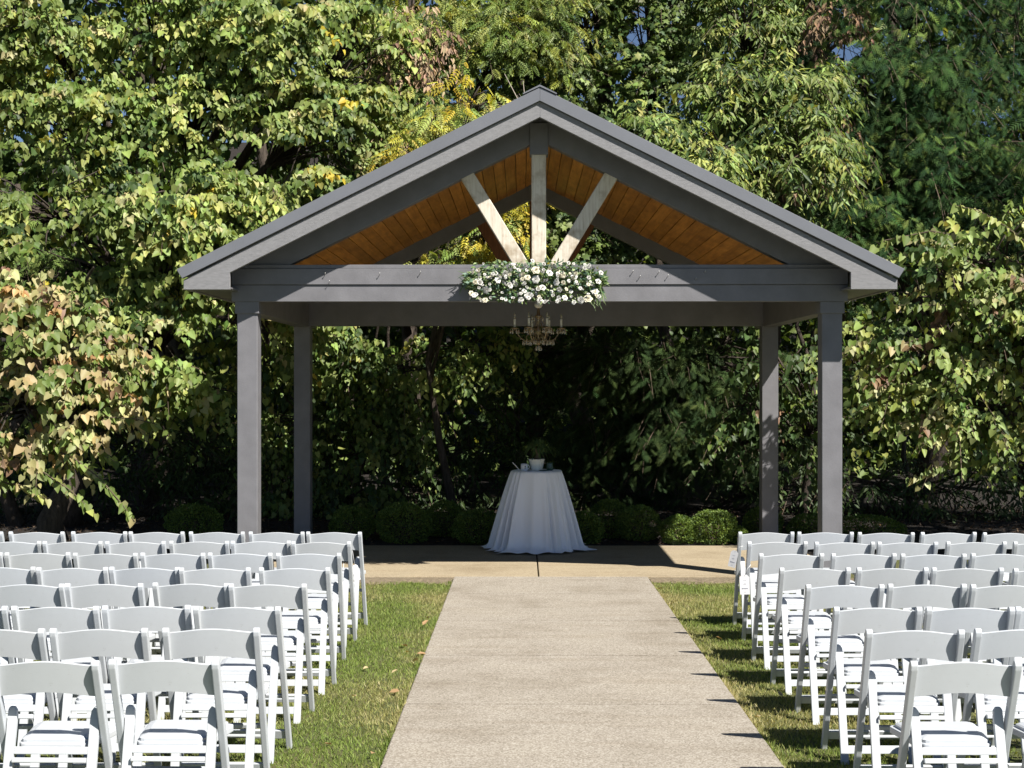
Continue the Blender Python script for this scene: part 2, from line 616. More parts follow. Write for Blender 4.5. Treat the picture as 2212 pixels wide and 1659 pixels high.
def blob_points(rng, blob, n, back=0.25, inner=0.5, thr=0.0, f=1.3, seed=0.0):
    """points in the outer part of an ellipsoid given in frame pixels; mostly its camera side"""
    cx, cy, rx, ry, Y, rd = blob
    c = np.array(W(cx, cy, Y))
    R = np.array([rx / K * Y, rd, ry / K * Y])
    out_p, out_d = [], []
    need = n
    for _ in range(12):
        q = nrm(rng.normal(0, 1, (need * 3 + 10, 3)))
        flip = (q[:, 1] > 0) & (rng.random(len(q)) > back)
        q[flip, 1] *= -1
        rr = inner + (1 - inner) * rng.random((len(q), 1)) ** 0.6
        p = c + q * rr * R
        ok = clumpy(p * np.array([0.75, 1.0, 1.7]), f, seed) > thr
        p, q = p[ok], q[ok]
        out_p.append(p); out_d.append(q)
        need -= len(p)
        if need <= 0: break
    p = np.concatenate(out_p)[:n]
    d = np.concatenate(out_d)[:n]
    return p, d, c


def branch_line(cl, tw, rng, br, inv, size, cols, wts):
    """one long leafy shoot through frame pixels (x, y, Y)"""
    pts = [W(*p) - inv for p in br]
    tw.add(pts, [0.012 - 0.009 * i / (len(pts) - 1) for i in range(len(pts))], 5)
    for a, c in zip(pts[:-1], pts[1:]):
        n = max(2, int((c - a).length / (size * 0.42)))
        tang = (c - a).normalized()
        for i in range(n):
            p = a.lerp(c, (i + 0.5) / n) + Vector(rng.normal(0, 0.012, 3))
            sd_ = 1 if i % 2 else -1
            d = np.array([[tang.x * 0.4 + rng.normal(0, 0.25), -0.25 + 0.4 * sd_ + rng.normal(0, 0.2), -0.95 + rng.normal(0, 0.2)]])
            u = np.array([[0.35 + rng.normal(0, 0.3), -0.75, 0.7 + rng.normal(0, 0.25)]])
            c_ = pal(rng, 1, cols, wts) * (1 + rng.normal(0, 0.12))
            cl.add(np.array([p]), d, u, np.array([size * rng.uniform(0.8, 1.25)]), np.clip(c_, 0.01, 0.9))


def tree(name, label, cat, seed, trunk, blobs, shape, size, cols, wts, nper, nleaf, L, droop=0.35, hang=0.8, thr=0.42, f=1.3, mat='leaf',
         trunk_r=0.16, limb=True, group=None, face=0.75, jit=0.22, back=0.25, inner=0.45, lift=0.1, skip=0.0, twig_every=3, cjit=0.16, flat=0.0, branches=(), leaf_objs=0):
    """trunk = (px x of base, Y, px y of top) ; blobs = ellipsoids of the crown in frame pixels"""
    rng = np.random.default_rng(seed)
    tx, tY, ty = trunk
    base = W(tx, 0, tY); base.z = gz(base.x, tY) - 0.05
    root = empty(name, base)
    tag(root, label, cat, group)
    inv = Vector(base)
    top = W(tx, ty, tY)
    T = Tubes()
    tw = Tubes()
    H = top.z - base.z
    wob = rng.normal(0, 0.03 * H, (6, 2))
    tp = [base + Vector((wob[i, 0] * (i > 0), wob[i, 1] * (i > 0), H * i / 5)) - inv for i in range(6)]
    T.add(tp, [trunk_r * (1.25 if i == 0 else 1) * (1 - 0.13 * i) for i in range(6)], 10)
    cl = Cloud()
    tot_area = sum(b[2] * b[3] for b in blobs)
    for bi, bl in enumerate(blobs):
        n = max(6, int(nper * bl[2] * bl[3] / tot_area * len(blobs)))
        A, q, c = blob_points(rng, bl, n, back, inner, thr, f, seed * 0.7)
        r = rng.normal(0, 0.35, A.shape)
        dirs = q * np.array([0.8, 0.9, 0.5]) + r + np.array([0, -0.15, lift])
        dirs[:, 2] *= (1 - flat)
        dirs = nrm(dirs)
        Ls = L * rng.uniform(0.6, 1.3, len(A))
        zone = clumpy(A, 0.9, seed + 3.3)
        base_c = pal(rng, len(A), cols, wts)
        scol = base_c * (0.78 + 0.5 * zone[:, None])
        sprays(cl, rng, A - np.array(inv), dirs, Ls, nleaf, size, droop, scol, face, hang, jit, cjit, tw, twig_every, skip)
        if limb:
            z0 = min(max((c[2] - base.z) * 0.55, 0.25 * H), 0.95 * H)
            i0 = min(4, int(z0 / H * 5)); fr = z0 / H * 5 - i0
            s0 = tp[i0].lerp(tp[i0 + 1], min(1, fr))
            e0 = Vector(c) - inv
            mid = s0.lerp(e0, 0.5) + Vector((0, 0, 0.12 * (e0 - s0).length))
            T.add([s0, s0.lerp(mid, 0.6), mid, mid.lerp(e0, 0.6), e0], [trunk_r * 0.45, trunk_r * 0.38, trunk_r * 0.3, trunk_r * 0.22, trunk_r * 0.12], 6)
            for i in range(0, len(A), max(1, len(A) // 26)):
                a = Vector(A[i]) - inv
                m2 = e0.lerp(a, 0.5) + Vector(rng.normal(0, 0.06, 3))
                T.add([mid.lerp(e0, rng.uniform(0.3, 1)), m2, a], [trunk_r * 0.10, 0.012, 0.006], 4)
    link('trunk', T.mesh('trunk'), M['bark'], root)
    for br in branches:
        branch_line(cl, tw, rng, br, inv, size, [GRN, LGR, PAL, YGR, TAN], [4, 4, 2, 1.5, 0.7])
    P_, D_, U_, S_, C_ = cl.arrays()
    ok = ~in_gap(P_ + np.array(inv)) if base.y > 19.5 else np.ones(len(P_), bool)
    P_, D_, U_, S_, C_ = P_[ok], D_[ok], U_[ok], S_[ok], C_[ok]
    big = np.array([], int)
    if leaf_objs:
        ok = np.argsort(P_[:, 1] - 2.5 * S_ + rng.uniform(0, 0.35, len(P_)))
        big = ok[:leaf_objs]
    rest = np.setdiff1d(np.arange(len(P_)), big)
    cr = link('crown', leaves_mesh('crown', shape, P_[rest], D_[rest], U_[rest], S_[rest], C_[rest], rng.uniform(0.68, 1.12, len(rest))), M[mat], root)
    cr['kind'] = 'stuff'
    if len(big):
        nv = 10
        order = np.argsort(C_[big][:, 0] / C_[big].sum(1))
        for ci, ch_ in enumerate(np.array_split(big[order], nv)):
            me = leaves_mesh('leaf', shape, np.zeros((1, 3)), np.array([[0, 1.0, 0]]), np.array([[0, 0, 1.0]]), np.array([1.0]), C_[ch_].mean(0, keepdims=True))
            for i in ch_:
                d_ = Vector(D_[i]).normalized(); u_ = Vector(U_[i]); u_ = (u_ - d_ * u_.dot(d_)).normalized(); x_ = d_.cross(u_)
                o = link('leaf', me, M[mat], cr)
                o.matrix_local = Matrix.Translation(Vector(P_[i])) @ Matrix((x_, d_, u_)).transposed().to_4x4() @ Matrix.Scale(float(S_[i]), 4)
    if tw.v:
        link('twigs', tw.mesh('twigs', False), M['twig'], cr)['kind'] = 'stuff'
    return root


# ------------------------------------------------------------------ ground, path, slab
SLABZ = -0.19


def gz(x, y):
    z = -0.013 * min(y, 14.45)
    if y > 17.6: z += min(0.10, 0.05 * (y - 17.6))
    if y > 22: z += 0.06 * (y - 22)
    if y > 31: z += 0.55 * (min(y, 46) - 31)
    return z


def sheet(name, xs, ys, dz, mat, zf=gz):
    V, F = [], []
    for y in ys:
        for x in xs: V.append((x, y, zf(x, y) + dz))
    n = len(xs)
    for j in range(len(ys) - 1):
        for i in range(n - 1):
            F.append((j * n + i, j * n + i + 1, (j + 1) * n + i + 1, (j + 1) * n + i))
    me = bpy.data.meshes.new(name)
    me.from_pydata(V, [], F)
    me.update()
    return me


ground = link('ground', sheet('ground', [-150, -40, -12, 0, 12, 40, 150], [-60, -5, 5, 10, 14.45, 15.5, 17.6, 19.6, 22, 31, 38, 46, 90, 160], 0.0, M['lawn'],
                              lambda x, y: gz(x, min(y, 60)) if y > 0 else 0.0), M['lawn'])
tag(ground, 'green and straw coloured lawn around the aisle', kind='structure')
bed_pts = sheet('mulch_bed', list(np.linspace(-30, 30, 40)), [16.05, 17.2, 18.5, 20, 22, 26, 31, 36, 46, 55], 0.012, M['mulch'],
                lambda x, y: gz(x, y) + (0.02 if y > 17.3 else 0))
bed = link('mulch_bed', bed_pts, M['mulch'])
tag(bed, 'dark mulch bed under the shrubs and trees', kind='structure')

PX0, PX1 = -0.690, 1.278
path = empty('path', (0, 0, 0))
tag(path, 'straight exposed aggregate concrete aisle', kind='structure')
cuts = [1.9, 3.54, 5.14, 6.74, 8.34, 9.95, 11.55, 13.15, 14.46]
for a, c in zip(cuts[:-1], cuts[1:]):
    g = 0.003
    bm = bmesh.new()
    za, zc = gz(0, a), gz(0, c)
    vv = []
    for zoff in (-0.12, 0.028):
        vv.append([bm.verts.new(p) for p in ((PX0, a + g, za + zoff), (PX1, a + g, za + zoff), (PX1, c - g, zc + zoff), (PX0, c - g, zc + zoff))])
    bm.faces.new(vv[1]); bm.faces.new(list(reversed(vv[0])))
    for i in range(4): bm.faces.new((vv[0][i], vv[0][(i + 1) % 4], vv[1][(i + 1) % 4], vv[1][i]))
    bmesh.ops.recalc_face_normals(bm, faces=bm.faces)
    bmesh.ops.bevel(bm, geom=[e for e in bm.edges if all(v in vv[1] for v in e.verts)], offset=0.006, segments=2, affect='EDGES')
    link('concrete_panel', bm_mesh('concrete_panel', bm), M['path'], path)

SY0, SY1 = 14.47, 17.24
slab = empty('pavilion_floor', (0, 0, 0))
tag(slab, 'tan concrete floor slab under the pavilion', kind='structure')
for xa, xb in ((-2.95, 0.162), (0.176, 3.30)):
    link('concrete_panel', box_mesh('floor_panel', ((xa + xb) / 2, (SY0 + SY1) / 2, SLABZ - 0.075), (xb - xa, SY1 - SY0, 0.21), 0.008, seg=2), M['slab'], slab)
# bare soil between lawn and slab
rs = random.Random(5)
for xa, xb, nm in ((-3.2, PX0 - 0.01, 'a'), (PX1 + 0.01, 3.6, 'b')):
    V, F = [], []
    n = 60
    for i in range(n + 1):
        x = xa + (xb - xa) * i / n
        yn = 14.05 + rs.uniform(-0.07, 0.07) + 0.05 * math.sin(i * 0.4)
        V += [(x, yn, gz(x, yn) + 0.006), (x, 14.28, gz(x, 14.28) + 0.018 + rs.uniform(0, 0.008)), (x, 14.462, SLABZ + 0.015)]
    for i in range(n):
        for j in range(2): F.append((i * 3 + j, (i + 1) * 3 + j, (i + 1) * 3 + j + 1, i * 3 + j + 1))
    me = bpy.data.meshes.new('soil_strip'); me.from_pydata(V, [], F); me.update()
    so = link('soil_strip', me, M['soil_edge'])
    tag(so, 'bare dry soil strip along the edge of the floor slab', kind='structure')

# ------------------------------------------------------------------ pavilion
CX = 0.168
YF, YP, YR = 13.40, 13.85, 17.30      # fascia plane, front faces of front posts, front faces of rear posts
YB = 17.95                            # rear end of the roof
sF, sP, sR = YF / K, YP / K, YR / K
pav = empty('pavilion', (CX, 15.6, SLABZ))
tag(pav, 'grey painted wooden wedding pavilion with gabled roof and pale timber gable struts', 'pavilion')
PINV = Vector((CX, 15.6, SLABZ))


def pp(name, me, mat, parent=None):
    me.transform(Matrix.Translation(-PINV))
    return link(name, me, mat, parent or pav)


PXC = 2.852                            # post centre offset
PW = 0.199
for yf, top in ((YP, 2.60), (YR, 2.52)):
    for s in (-1, 1):
        xc = CX + s * PXC
        po = pp('post', box_mesh('post', (xc, yf + PW / 2, (SLABZ - 0.08 + top) / 2), (PW, PW, top - SLABZ + 0.08), 0.006), M['paint'])
        if yf == YP:
            pp('collar', box_mesh('collar', (xc, yf + PW / 2, 2.545), (PW + 0.036, PW + 0.036, 0.116), 0.004), M['paint'], po)
        pp('base_trim', box_mesh('base_trim', (xc, yf + PW / 2, SLABZ + 0.05), (PW + 0.05, PW + 0.05, 0.16), 0.006), M['paint'], po)
BX0, BX1 = CX - PXC - 0.148, CX + PXC + 0.148
# front tie beam: two boards, the upper one proud of the lower, and a cap strip
tb = pp('tie_beam', box_mesh('tie_beam', (CX, YP + 0.11, 2.78), (BX1 - BX0 - 0.02, 0.16, 0.34), 0.003), M['paint'])
pp('lower_board', box_mesh('lower_board', (CX, YP - 0.002, 2.684), (BX1 - BX0, 0.05, 0.162), 0.003), M['paint'], tb)
pp('upper_board', box_mesh('upper_board', (CX, YP - 0.018, 2.846), (BX1 - BX0 - 0.002, 0.05, 0.156), 0.003), M['paint'], tb)
pp('cap_strip', box_mesh('cap_strip', (CX, YP + 0.07, 2.944), (BX1 - BX0 - 0.05, 0.2, 0.036), 0.003), M['paint'], tb)
rb = pp('tie_beam', box_mesh('tie_beam', (CX, YR + 0.1, 2.72), (2 * PXC + 0.3, 0.16, 0.42), 0.003), M['paint'])
for s in (-1, 1):
    pp('side_plate', box_mesh('side_plate', (CX + s * PXC, (YP + YR) / 2 + 0.15, 2.68), (0.17, YR - YP - 0.12, 0.36), 0.003), M['paint'])
    pp('side_plate', box_mesh('side_plate', (CX + s * PXC, (YR + 0.19 + YB - 0.03) / 2, 2.68), (0.168, YB - 0.03 - YR - 0.19, 0.36), 0.003), M['paint'])

AP = 4.596                             # top of the metal at the ridge
HW = 3.43                              # half width of the roof
SL = 0.5


def zt(dx): return AP - SL * abs(dx)


# rake trim (metal edge), fascia board, returns, rafters at the gables
for (y0, ysgn, front) in ((YF, 1, True), (YB, -1, False)):
    for s in (-1, 1):
        def P(dx, z): return (CX + s * dx, z)
        metal = [P(0, AP), P(HW, zt(HW)), P(HW - 0.055, zt(HW) - 0.085), P(0, AP - 0.128)]
        pp('rake_trim', prism_mesh('rake_trim', metal, y0 - ysgn * 0.03, y0 + ysgn * 0.02, bev=0.003), M['roof_metal'])
        zb = 2.692
        xin = HW - 0.50
        xo = HW - 0.062
        z_in = AP - 0.128 - 0.15 - SL * xin
        fas = [P(0, AP - 0.1285), P(xo, AP - 0.1285 - SL * xo), P(xo, zb), P(xin, zb), P(xin, z_in), P(0, AP - 0.128 - 0.15)]
        fa = pp('fascia_board', prism_mesh('fascia_board', fas, y0, y0 + ysgn * 0.045, bev=0.003), M['fascia'])
        rin = YP if front else YR + 0.20
        zb_ = 4.182 if front else 4.09
        raf = [P(0.0, 4.44), P(2.955, 2.9625), P((zb_ - 2.9625) / SL, 2.9625), P(0.0, zb_)]
        pp('rafter', prism_mesh('rafter', raf, rin, rin + 0.14 if front else rin - 0.14, bev=0.003), M['paint'])
    pk = YP if front else YR + 0.06
    block_y = pk - 0.012
    pp('peak_block', box_mesh('peak_block', (CX - 0.003, block_y + 0.09, 4.19), (0.180, 0.20, 0.31), 0.004), M['paint'])
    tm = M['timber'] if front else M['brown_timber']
    pp('king_post', beam_between('king_post', (CX - 0.004, block_y + 0.085, 2.955), (CX - 0.004, block_y + 0.085, 4.05), 0.142, 0.145, 0.006), tm)
    for s in (-1, 1):
        p0 = Vector((CX + s * 0.155, block_y + 0.09, 2.935))
        p1 = Vector((CX + s * 0.745, block_y + 0.09, 3.905))
        pp('gable_strut', beam_between('gable_strut', p0, p1, 0.138, 0.135, 0.006), tm)

# roof deck, ridge cap, soffits, eave fascias, ceiling planks
for s in (-1, 1):
    def P(dx, z): return (CX + s * dx, z)
    deck = [P(0, AP - 0.004), P(HW - 0.005, zt(HW) - 0.004), P(HW - 0.03, zt(HW) - 0.05), P(0, AP - 0.065)]
    ro = pp('roof_panel', prism_mesh('roof_panel', deck, YF + 0.022, YB - 0.022), M['roof_metal'])
    for i in range(10):
        y = YF + 0.28 + i * 0.44
        pp('standing_seam', beam_between('standing_seam', (CX + s * 0.1, y, zt(0.1) + 0.01), (CX + s * (HW - 0.02), y, zt(HW - 0.02) + 0.01), 0.03, 0.022, 0.0, Vector((0, 1, 0))), M['roof_metal'], ro)
    pp('ridge_cap', prism_mesh('ridge_cap', [P(0, AP + 0.022), P(0.16, AP - 0.058), P(0.16, AP - 0.070), P(0, AP + 0.004)], YF - 0.04, YB + 0.04), M['roof_metal'])
    pp('eave_fascia', box_mesh('eave_fascia', (CX + s * (HW - 0.085), (YF + YB) / 2, 2.745), (0.04, YB - YF - 0.1, 0.105), 0.003), M['fascia'])
    pp('soffit', box_mesh('soffit', (CX + s * (HW - 0.30), (YF + YB) / 2, 2.712), (0.40, YB - YF - 0.1, 0.016), 0.0), M['paint'])
    # sloping planks that run front to back
    n = 26
    wdx = (PXC + 0.10) / n
    for i in range(n):
        x0 = 0.012 + i * wdx
        x1 = x0 + wdx - 0.006
        zc = 4.265
        drop = 0.003 * ((i * 7) % 3)
        pl = [P(x0, zc - SL * x0 - drop), P(x1, zc - SL * x1 - drop), P(x1, zc - SL * x1 + 0.02 - drop), P(x0, zc - SL * x0 + 0.02 - drop)]
        pp('ceiling_plank', prism_mesh('ceiling_plank', pl, YP + 0.142, YR + 0.058), M['pine'])
# little hooks and nails left in the beam
rs = random.Random(3)
for i, (px, py) in enumerate([(703, 595), (712, 612), (908, 592), (1365, 590), (1420, 592), (1520, 590), (1440, 600), (1380, 601), (820, 596), (1500, 605)]):
    p = W(px, py, YP)
    T = Tubes()
    yb = YP - 0.043
    T.add([(p.x, yb, p.z), (p.x + 0.004, yb - 0.03, p.z + 0.004), (p.x + 0.008, yb - 0.034, p.z + 0.022)], 0.0028, 5)
    pp('hook', T.mesh('hook'), M['screw'])

# ------------------------------------------------------------------ chairs
def chair_proto():
    root = empty('folding_chair')
    H, FY = 0.785, 0.315
    lean = math.atan2(FY, H)
    def along(t, off):   # t from foot to top, off across the post (rearwards positive)
        y = FY * (1 - t); z = H * t
        return (y - off * math.cos(lean), z - off * math.sin(lean))
    hw = 0.019
    prof = [along(0.0, hw), along(0.962, hw), along(0.984, hw * 0.86), along(0.996, hw * 0.45), along(1.0, 0), along(0.996, -hw * 0.45), along(0.984, -hw * 0.86), along(0.962, -hw), along(0.0, -hw)]
    prof[0] = (prof[0][0], 0.0); prof[-1] = (prof[-1][0], 0.0)
    me = prism_mesh('front_leg', prof, -0.0145, 0.0145, 'x', bev=0.0045, seg=2)
    fl = []
    for s in (-1, 1):
        o = link('front_leg', me, M['resin'], root, (s * 0.2055, 0, 0))
        fl.append(o)
    cap = box_mesh('groove', (0, 0, 0), (0.007, 0.003, 0.56), 0.001)
    # backrest: bowed to the rear, crowned top edge, arched lower edge
    nx, nz = 18, 6
    hx = 0.1925
    V, F = [], []
    up = Vector((0, -math.sin(lean), math.cos(lean)))
    nr = Vector((0, -math.cos(lean), -math.sin(lean)))
    a0 = Vector((0, FY, 0))
    pt = math.radians(13.5)
    pup = Vector((0, -math.sin(pt), math.cos(pt)))
    pnr = Vector((0, -math.cos(pt), -math.sin(pt)))
    for lay in (0, 1):
        for j in range(nz + 1):
            for i in range(nx + 1):
                u = -1 + 2 * i / nx
                w = j / nz
                crown = 0.020 * math.cos(u * math.pi / 2) ** 1.3
                tl = 0.684 + crown + w * 0.128
                bow = 0.020 * (1 - u * u) + 0.003
                edge = 0.0065
                off = -0.0145 + bow * 0.45 + (edge if lay == 0 else -edge)
                p = a0 + up * 0.765 + pup * (tl - 0.765) + pnr * off
                V.append((u * hx, p.y, p.z))
    L = (nz + 1) * (nx + 1)
    for j in range(nz):
        for i in range(nx):
            a = j * (nx + 1) + i
            F.append((a, a + 1, a + nx + 2, a + nx + 1))
            F.append((L + a, L + a + nx + 1, L + a + nx + 2, L + a + 1))
    nsm = len(F)
    def dupv(k):
        V.append(V[k]); return len(V) - 1
    for base_i in (0, nz * (nx + 1)):
        lo = [dupv(base_i + i) for i in range(nx + 1)]
        hi_ = [dupv(L + base_i + i) for i in range(nx + 1)]
        for i in range(nx):
            F.append((lo[i], hi_[i], hi_[i + 1], lo[i + 1]) if base_i == 0 else (lo[i], lo[i + 1], hi_[i + 1], hi_[i]))
    me = bpy.data.meshes.new('backrest'); me.from_pydata(V, [], F); me.update(); smooth(me)
    link('backrest', me, M['resin'], root)
    # rear frame
    def hy(z): return -0.008 + 0.25 * z
    hl = math.atan(0.25)
    d = 0.011
    prof = []
    for (z, off) in ((0, d), (0.54, d), (0.556, d * 0.6), (0.56, 0), (0.55, -d), (0, -d)):
        prof.append((hy(z) - off, z))
    bm = bmesh.new()
    fr = [(-0.0195, 0), (0.0195, 0), (0.0195, 0.535), (0.0165, 0.560), (0.006, 0.574), (-0.012, 0.575), (-0.0175, 0.566), (-0.0185, 0.54)]
    va = [bm.verts.new((x, hy(z) - d, z)) for x, z in fr]
    vb = [bm.verts.new((x, hy(z) + d, z)) for x, z in fr]
    bm.faces.new(va); bm.faces.new(list(reversed(vb)))
    n = len(fr)
    for i in range(n): bm.faces.new((va[i], vb[i], vb[(i + 1) % n], va[(i + 1) % n]))
    bmesh.ops.recalc_face_normals(bm, faces=bm.faces)
    bmesh.ops.bevel(bm, geom=list(bm.edges), offset=0.003, segments=2, affect='EDGES', profile=0.6)
    rl = bm_mesh('rear_leg', bm)
    link('rear_leg', rl, M['resin'], root, (-0.1685, 0, 0))
    o = link('rear_leg', rl, M['resin'], root, (0.1685, 0, 0))
    o.scale = (-1, 1, 1)
    R = Matrix.Rotation(-hl, 4, 'X')
    link('cross_bar', box_mesh('cross_bar', (0, hy(0.407), 0.407), (0.300, 0.019, 0.030), 0.004, R, 2), M['resin'], root)
    link('cross_bar', box_mesh('cross_bar', (0, hy(0.376) - 0.016, 0.374), (0.296, 0.030, 0.020), 0.004, R, 2), M['resin'], root)
    link('rear_stretcher', box_mesh('rear_stretcher', (0, hy(0.135), 0.135), (0.300, 0.019, 0.013), 0.003, R, 2), M['resin'], root)
    link('rear_stretcher', box_mesh('rear_stretcher', (0, hy(0.072), 0.072), (0.300, 0.017, 0.040), 0.003, R, 2), M['resin'], root)
    # front stretchers between the long legs
    def ly(z): return FY * (1 - z / H)
    R2 = Matrix.Rotation(lean, 4, 'X')
    link('front_stretcher', box_mesh('front_stretcher', (0, ly(0.085), 0.085), (0.384, 0.018, 0.050), 0.003, R2), M['resin'], root)
    link('front_stretcher', box_mesh('front_stretcher', (0, ly(0.30), 0.30), (0.384, 0.018, 0.022), 0.003, R2), M['resin'], root)
    # seat shell and pad
    def rr(w0, w1, y0, y1, r):
        pts = []
        for (x, y, a0_) in ((-w0, y0, 180), (w0, y0, 270), (w1, y1, 0), (-w1, y1, 90)):
            cx = x + (r if x < 0 else -r); cy = y + (r if y == y0 else -r)
            for k in range(4):
                a = math.radians(a0_ + 30 * k)
                pts.append((cx + r * math.cos(a), cy + r * math.sin(a)))
        return pts
    seat = prism_mesh('seat', rr(0.146, 0.188, 0.112, 0.450, 0.03), 0.404, 0.432, 'z', bev=0.005, seg=2)
    so = link('seat', seat, M['resin'], root)
    bm = bmesh.new()
    rings = [(0.0, 0.4321), (0.0, 0.444), (0.008, 0.449), (0.03, 0.4515)]
    vr = []
    for ins, z in rings:
        vr.append([bm.verts.new((x, y, z + (0.004 if ins > 0.02 else 0))) for x, y in rr(0.138 - ins, 0.168 - ins, 0.120 + ins, 0.437 - ins, 0.028 if ins < 0.02 else 0.012)])
    for a, c in zip(vr[:-1], vr[1:]):
        for i in range(len(a)): bm.faces.new((a[i], a[(i + 1) % len(a)], c[(i + 1) % len(a)], c[i]))
    bm.faces.new(vr[-1]); bm.faces.new(list(reversed(vr[0])))
    link('seat_pad', bm_mesh('seat_pad', bm), M['pad'], so)
    for s in (-1, 1):
        bm = bmesh.new()
        bmesh.ops.create_cone(bm, segments=10, radius1=0.009, radius2=0.007, depth=0.012, cap_ends=True, matrix=Matrix.Translation((s * 0.190, ly(0.40) + 0.005, 0.40)) @ Matrix.Rotation(math.pi / 2, 4, 'Y'))
        link('pivot_bolt', bm_mesh('pivot_bolt', bm), M['resin'], root)
    return root


ordinal = ['', 'first', 'second', 'third', 'fourth', 'fifth', 'sixth', 'seventh', 'eighth', 'ninth']
rowname = {1: 'nearest row', 2: 'second row from camera', 3: 'third row from camera', 4: 'fourth row from camera',
           5: 'fifth row from camera', 6: 'sixth row from camera', 7: 'seventh row from camera', 8: 'front row by pavilion'}
ROWY = {1: 5.606, 2: 6.39, 3: 7.10, 4: 7.98, 5: 8.76, 6: 9.60, 7: 10.42, 8: 11.18}
# left posts of each chair, in pixels of two enlarged views of the photograph (scale 2.212; left view starts at 0, right one at 1560)
LEFT = {8: [1690, 1372, 1040, 705, 385, 40, -300], 7: [1610, 1270, 930, 580, 232, -110, -450], 6: [1525, 1143, 770, 397, 12, -360],
        5: [1430, 990, 592, 195, -215], 4: [1262, 828, 352, -80, -520], 3: [1066, 556, 57, -450], 2: [888, 268, -300], 1: [588, -70, -735]}
RIGHT = {8: [635, 962, 1292, 1640, 1978, 2320], 7: [685, 1052, 1398, 1782, 2152], 6: [747, 1147, 1527, 1922, 2310], 5: [862, 1292, 1707, 2147],
         4: [1002, 1462, 1912, 2370], 3: [1157, 1667, 2162], 2: [1337, 1947, 2560], 1: [1582, 2290]}
proto = chair_proto()
used = False
rs = random.Random(11)
aisle = {}
for side, table, off in (('left', LEFT, 0.0), ('right', RIGHT, 1560.0)):
    for row, xs in table.items():
        for k, x in enumerate(xs, 1):
            Y = ROWY[row] + rs.uniform(-0.022, 0.022)
            px = (x / 2.212 + off) * 0.864
            X = (px - VX) / K * ROWY[row] + 0.22
            if X - 0.25 > (2212 + 60 - VX) / K * (ROWY[row] + 0.4) or X + 0.25 < (-60 - VX) / K * (ROWY[row] + 0.4):
                continue
            c = proto if not used else copy_tree(proto)
            used = True
            c.location = (X, Y, gz(X, Y + 0.2) - 0.002)
            c.rotation_euler = (math.atan(-0.013), 0, math.radians(rs.gauss(0, 1.3)))
            pos = 'on the aisle' if k == 1 else ordinal[k] + ' from aisle'
            tag(c, f'white folding chair {side} of aisle, {rowname[row]}, {pos}', 'chair', f'folding chairs {side} of the aisle')
            if k == 1: aisle[(side, row)] = c
            last = c

# ------------------------------------------------------------------ paper tags on the aisle chairs
def paper_tag(x, y, z, w, h, rx, rz, tilt, label, top):
    root = empty('paper_tag', (x, y, z))
    root.rotation_euler = (rx, tilt, rz)
    tag(root, label, 'tag', 'paper tags hung on aisle chairs')
    out = [(-w / 2, -h), (w / 2, -h), (w / 2, -h * 0.13), (w * 0.22, 0), (-w * 0.22, 0), (-w / 2, -h * 0.13)]
    link('card', prism_mesh('card', out, -0.0006, 0.0006, 'y'), M['paper'], root)
    for (zz, ww, hh) in ((-0.30, 0.34, 0.016), (-0.46, 0.24, 0.012), (-0.50, 0.3, 0.012), (-0.70, 0.62, 0.042), (-0.88, 0.22, 0.012)):
        bm = bmesh.new()
        seg = 7 if hh > 0.03 else 4
        for i in range(seg):
            xx = (-0.5 + (i + 0.5) / seg) * w * ww
            add_box(bm, (xx, -0.0011, h * zz + (0.004 * h if i % 2 else -0.004 * h)), (w * ww / seg * 0.72, 0.0006, h * hh * (1.6 if i == 0 and seg == 7 else 1)))
        link('lettering', bm_mesh('lettering', bm), M['print'], root)
    T = Tubes()
    T.add([(0, -0.001, -0.01), (top[0] * 0.5, top[1] * 0.5, top[2] * 0.5 + 0.01), top], 0.0018, 4)
    link('cord', T.mesh('cord'), M['ribbon'], root)
    return root


a8, a7 = aisle[('right', 8)].location, aisle[('right', 7)].location
paper_tag(a8.x - 0.245, a8.y + 0.02, a8.z + 0.635, 0.062, 0.135, 0.0, -0.5, math.radians(13), 'white printed paper tag swinging from the front row aisle chair, right', (0.05, 0.02, 0.05))
paper_tag(a7.x - 0.250, a7.y - 0.03, a7.z + 0.545, 0.072, 0.145, 0.0, -0.15, math.radians(-2), 'white printed paper tag hanging flat against second aisle chair from pavilion, right', (0.05, 0.02, 0.07))
l8, l7 = aisle[('left', 8)].location, aisle[('left', 7)].location
paper_tag(l8.x + 0.17, l8.y - 0.04, l8.z + 0.53, 0.055, 0.13, 0.0, 0.75, math.radians(-14), 'white paper tag with ribbon on the front row aisle chair, left', (0.02, 0.02, 0.11))
paper_tag(l7.x + 0.16, l7.y - 0.05, l7.z + 0.50, 0.055, 0.13, 0.0, 0.7, math.radians(9), 'white paper tag with ribbon on second aisle chair from pavilion, left', (0.01, 0.02, 0.13))

# ------------------------------------------------------------------ draped table and what stands on it
TX, TY = (1160.0 - VX) / K * 16.85, 16.85
TZ = SLABZ + 0.032
TH = 0.935
table = empty('draped_table', (TX, TY, TZ))
tag(table, 'round cocktail table under a floor length white satin cloth', 'table')
nT, nZ = 360, 40
rng = np.random.default_rng(4)
V, F = [], []
folds = [(rng.uniform(0, 2 * math.pi), rng.uniform(0.035, 0.085), rng.uniform(0.5, 1.0)) for _ in range(34)]
folds += [(math.radians(-97), 0.10, 0.55), (math.radians(-60), 0.12, 0.9), (math.radians(-48), 0.09, 0.9), (math.radians(-125), 0.14, 0.9), (math.radians(-140), 0.10, 0.8), (math.radians(-32), 0.10, 0.9), (math.radians(-152), 0.1, 0.8)]
def fold(a):
    s = 0
    for (c, w, h) in folds:
        dlt = math.atan2(math.sin(a - c), math.cos(a - c))
        s += h * math.exp(-(dlt / w) ** 2)
    return s
fv = [fold(2 * math.pi * i / nT) for i in range(nT)]
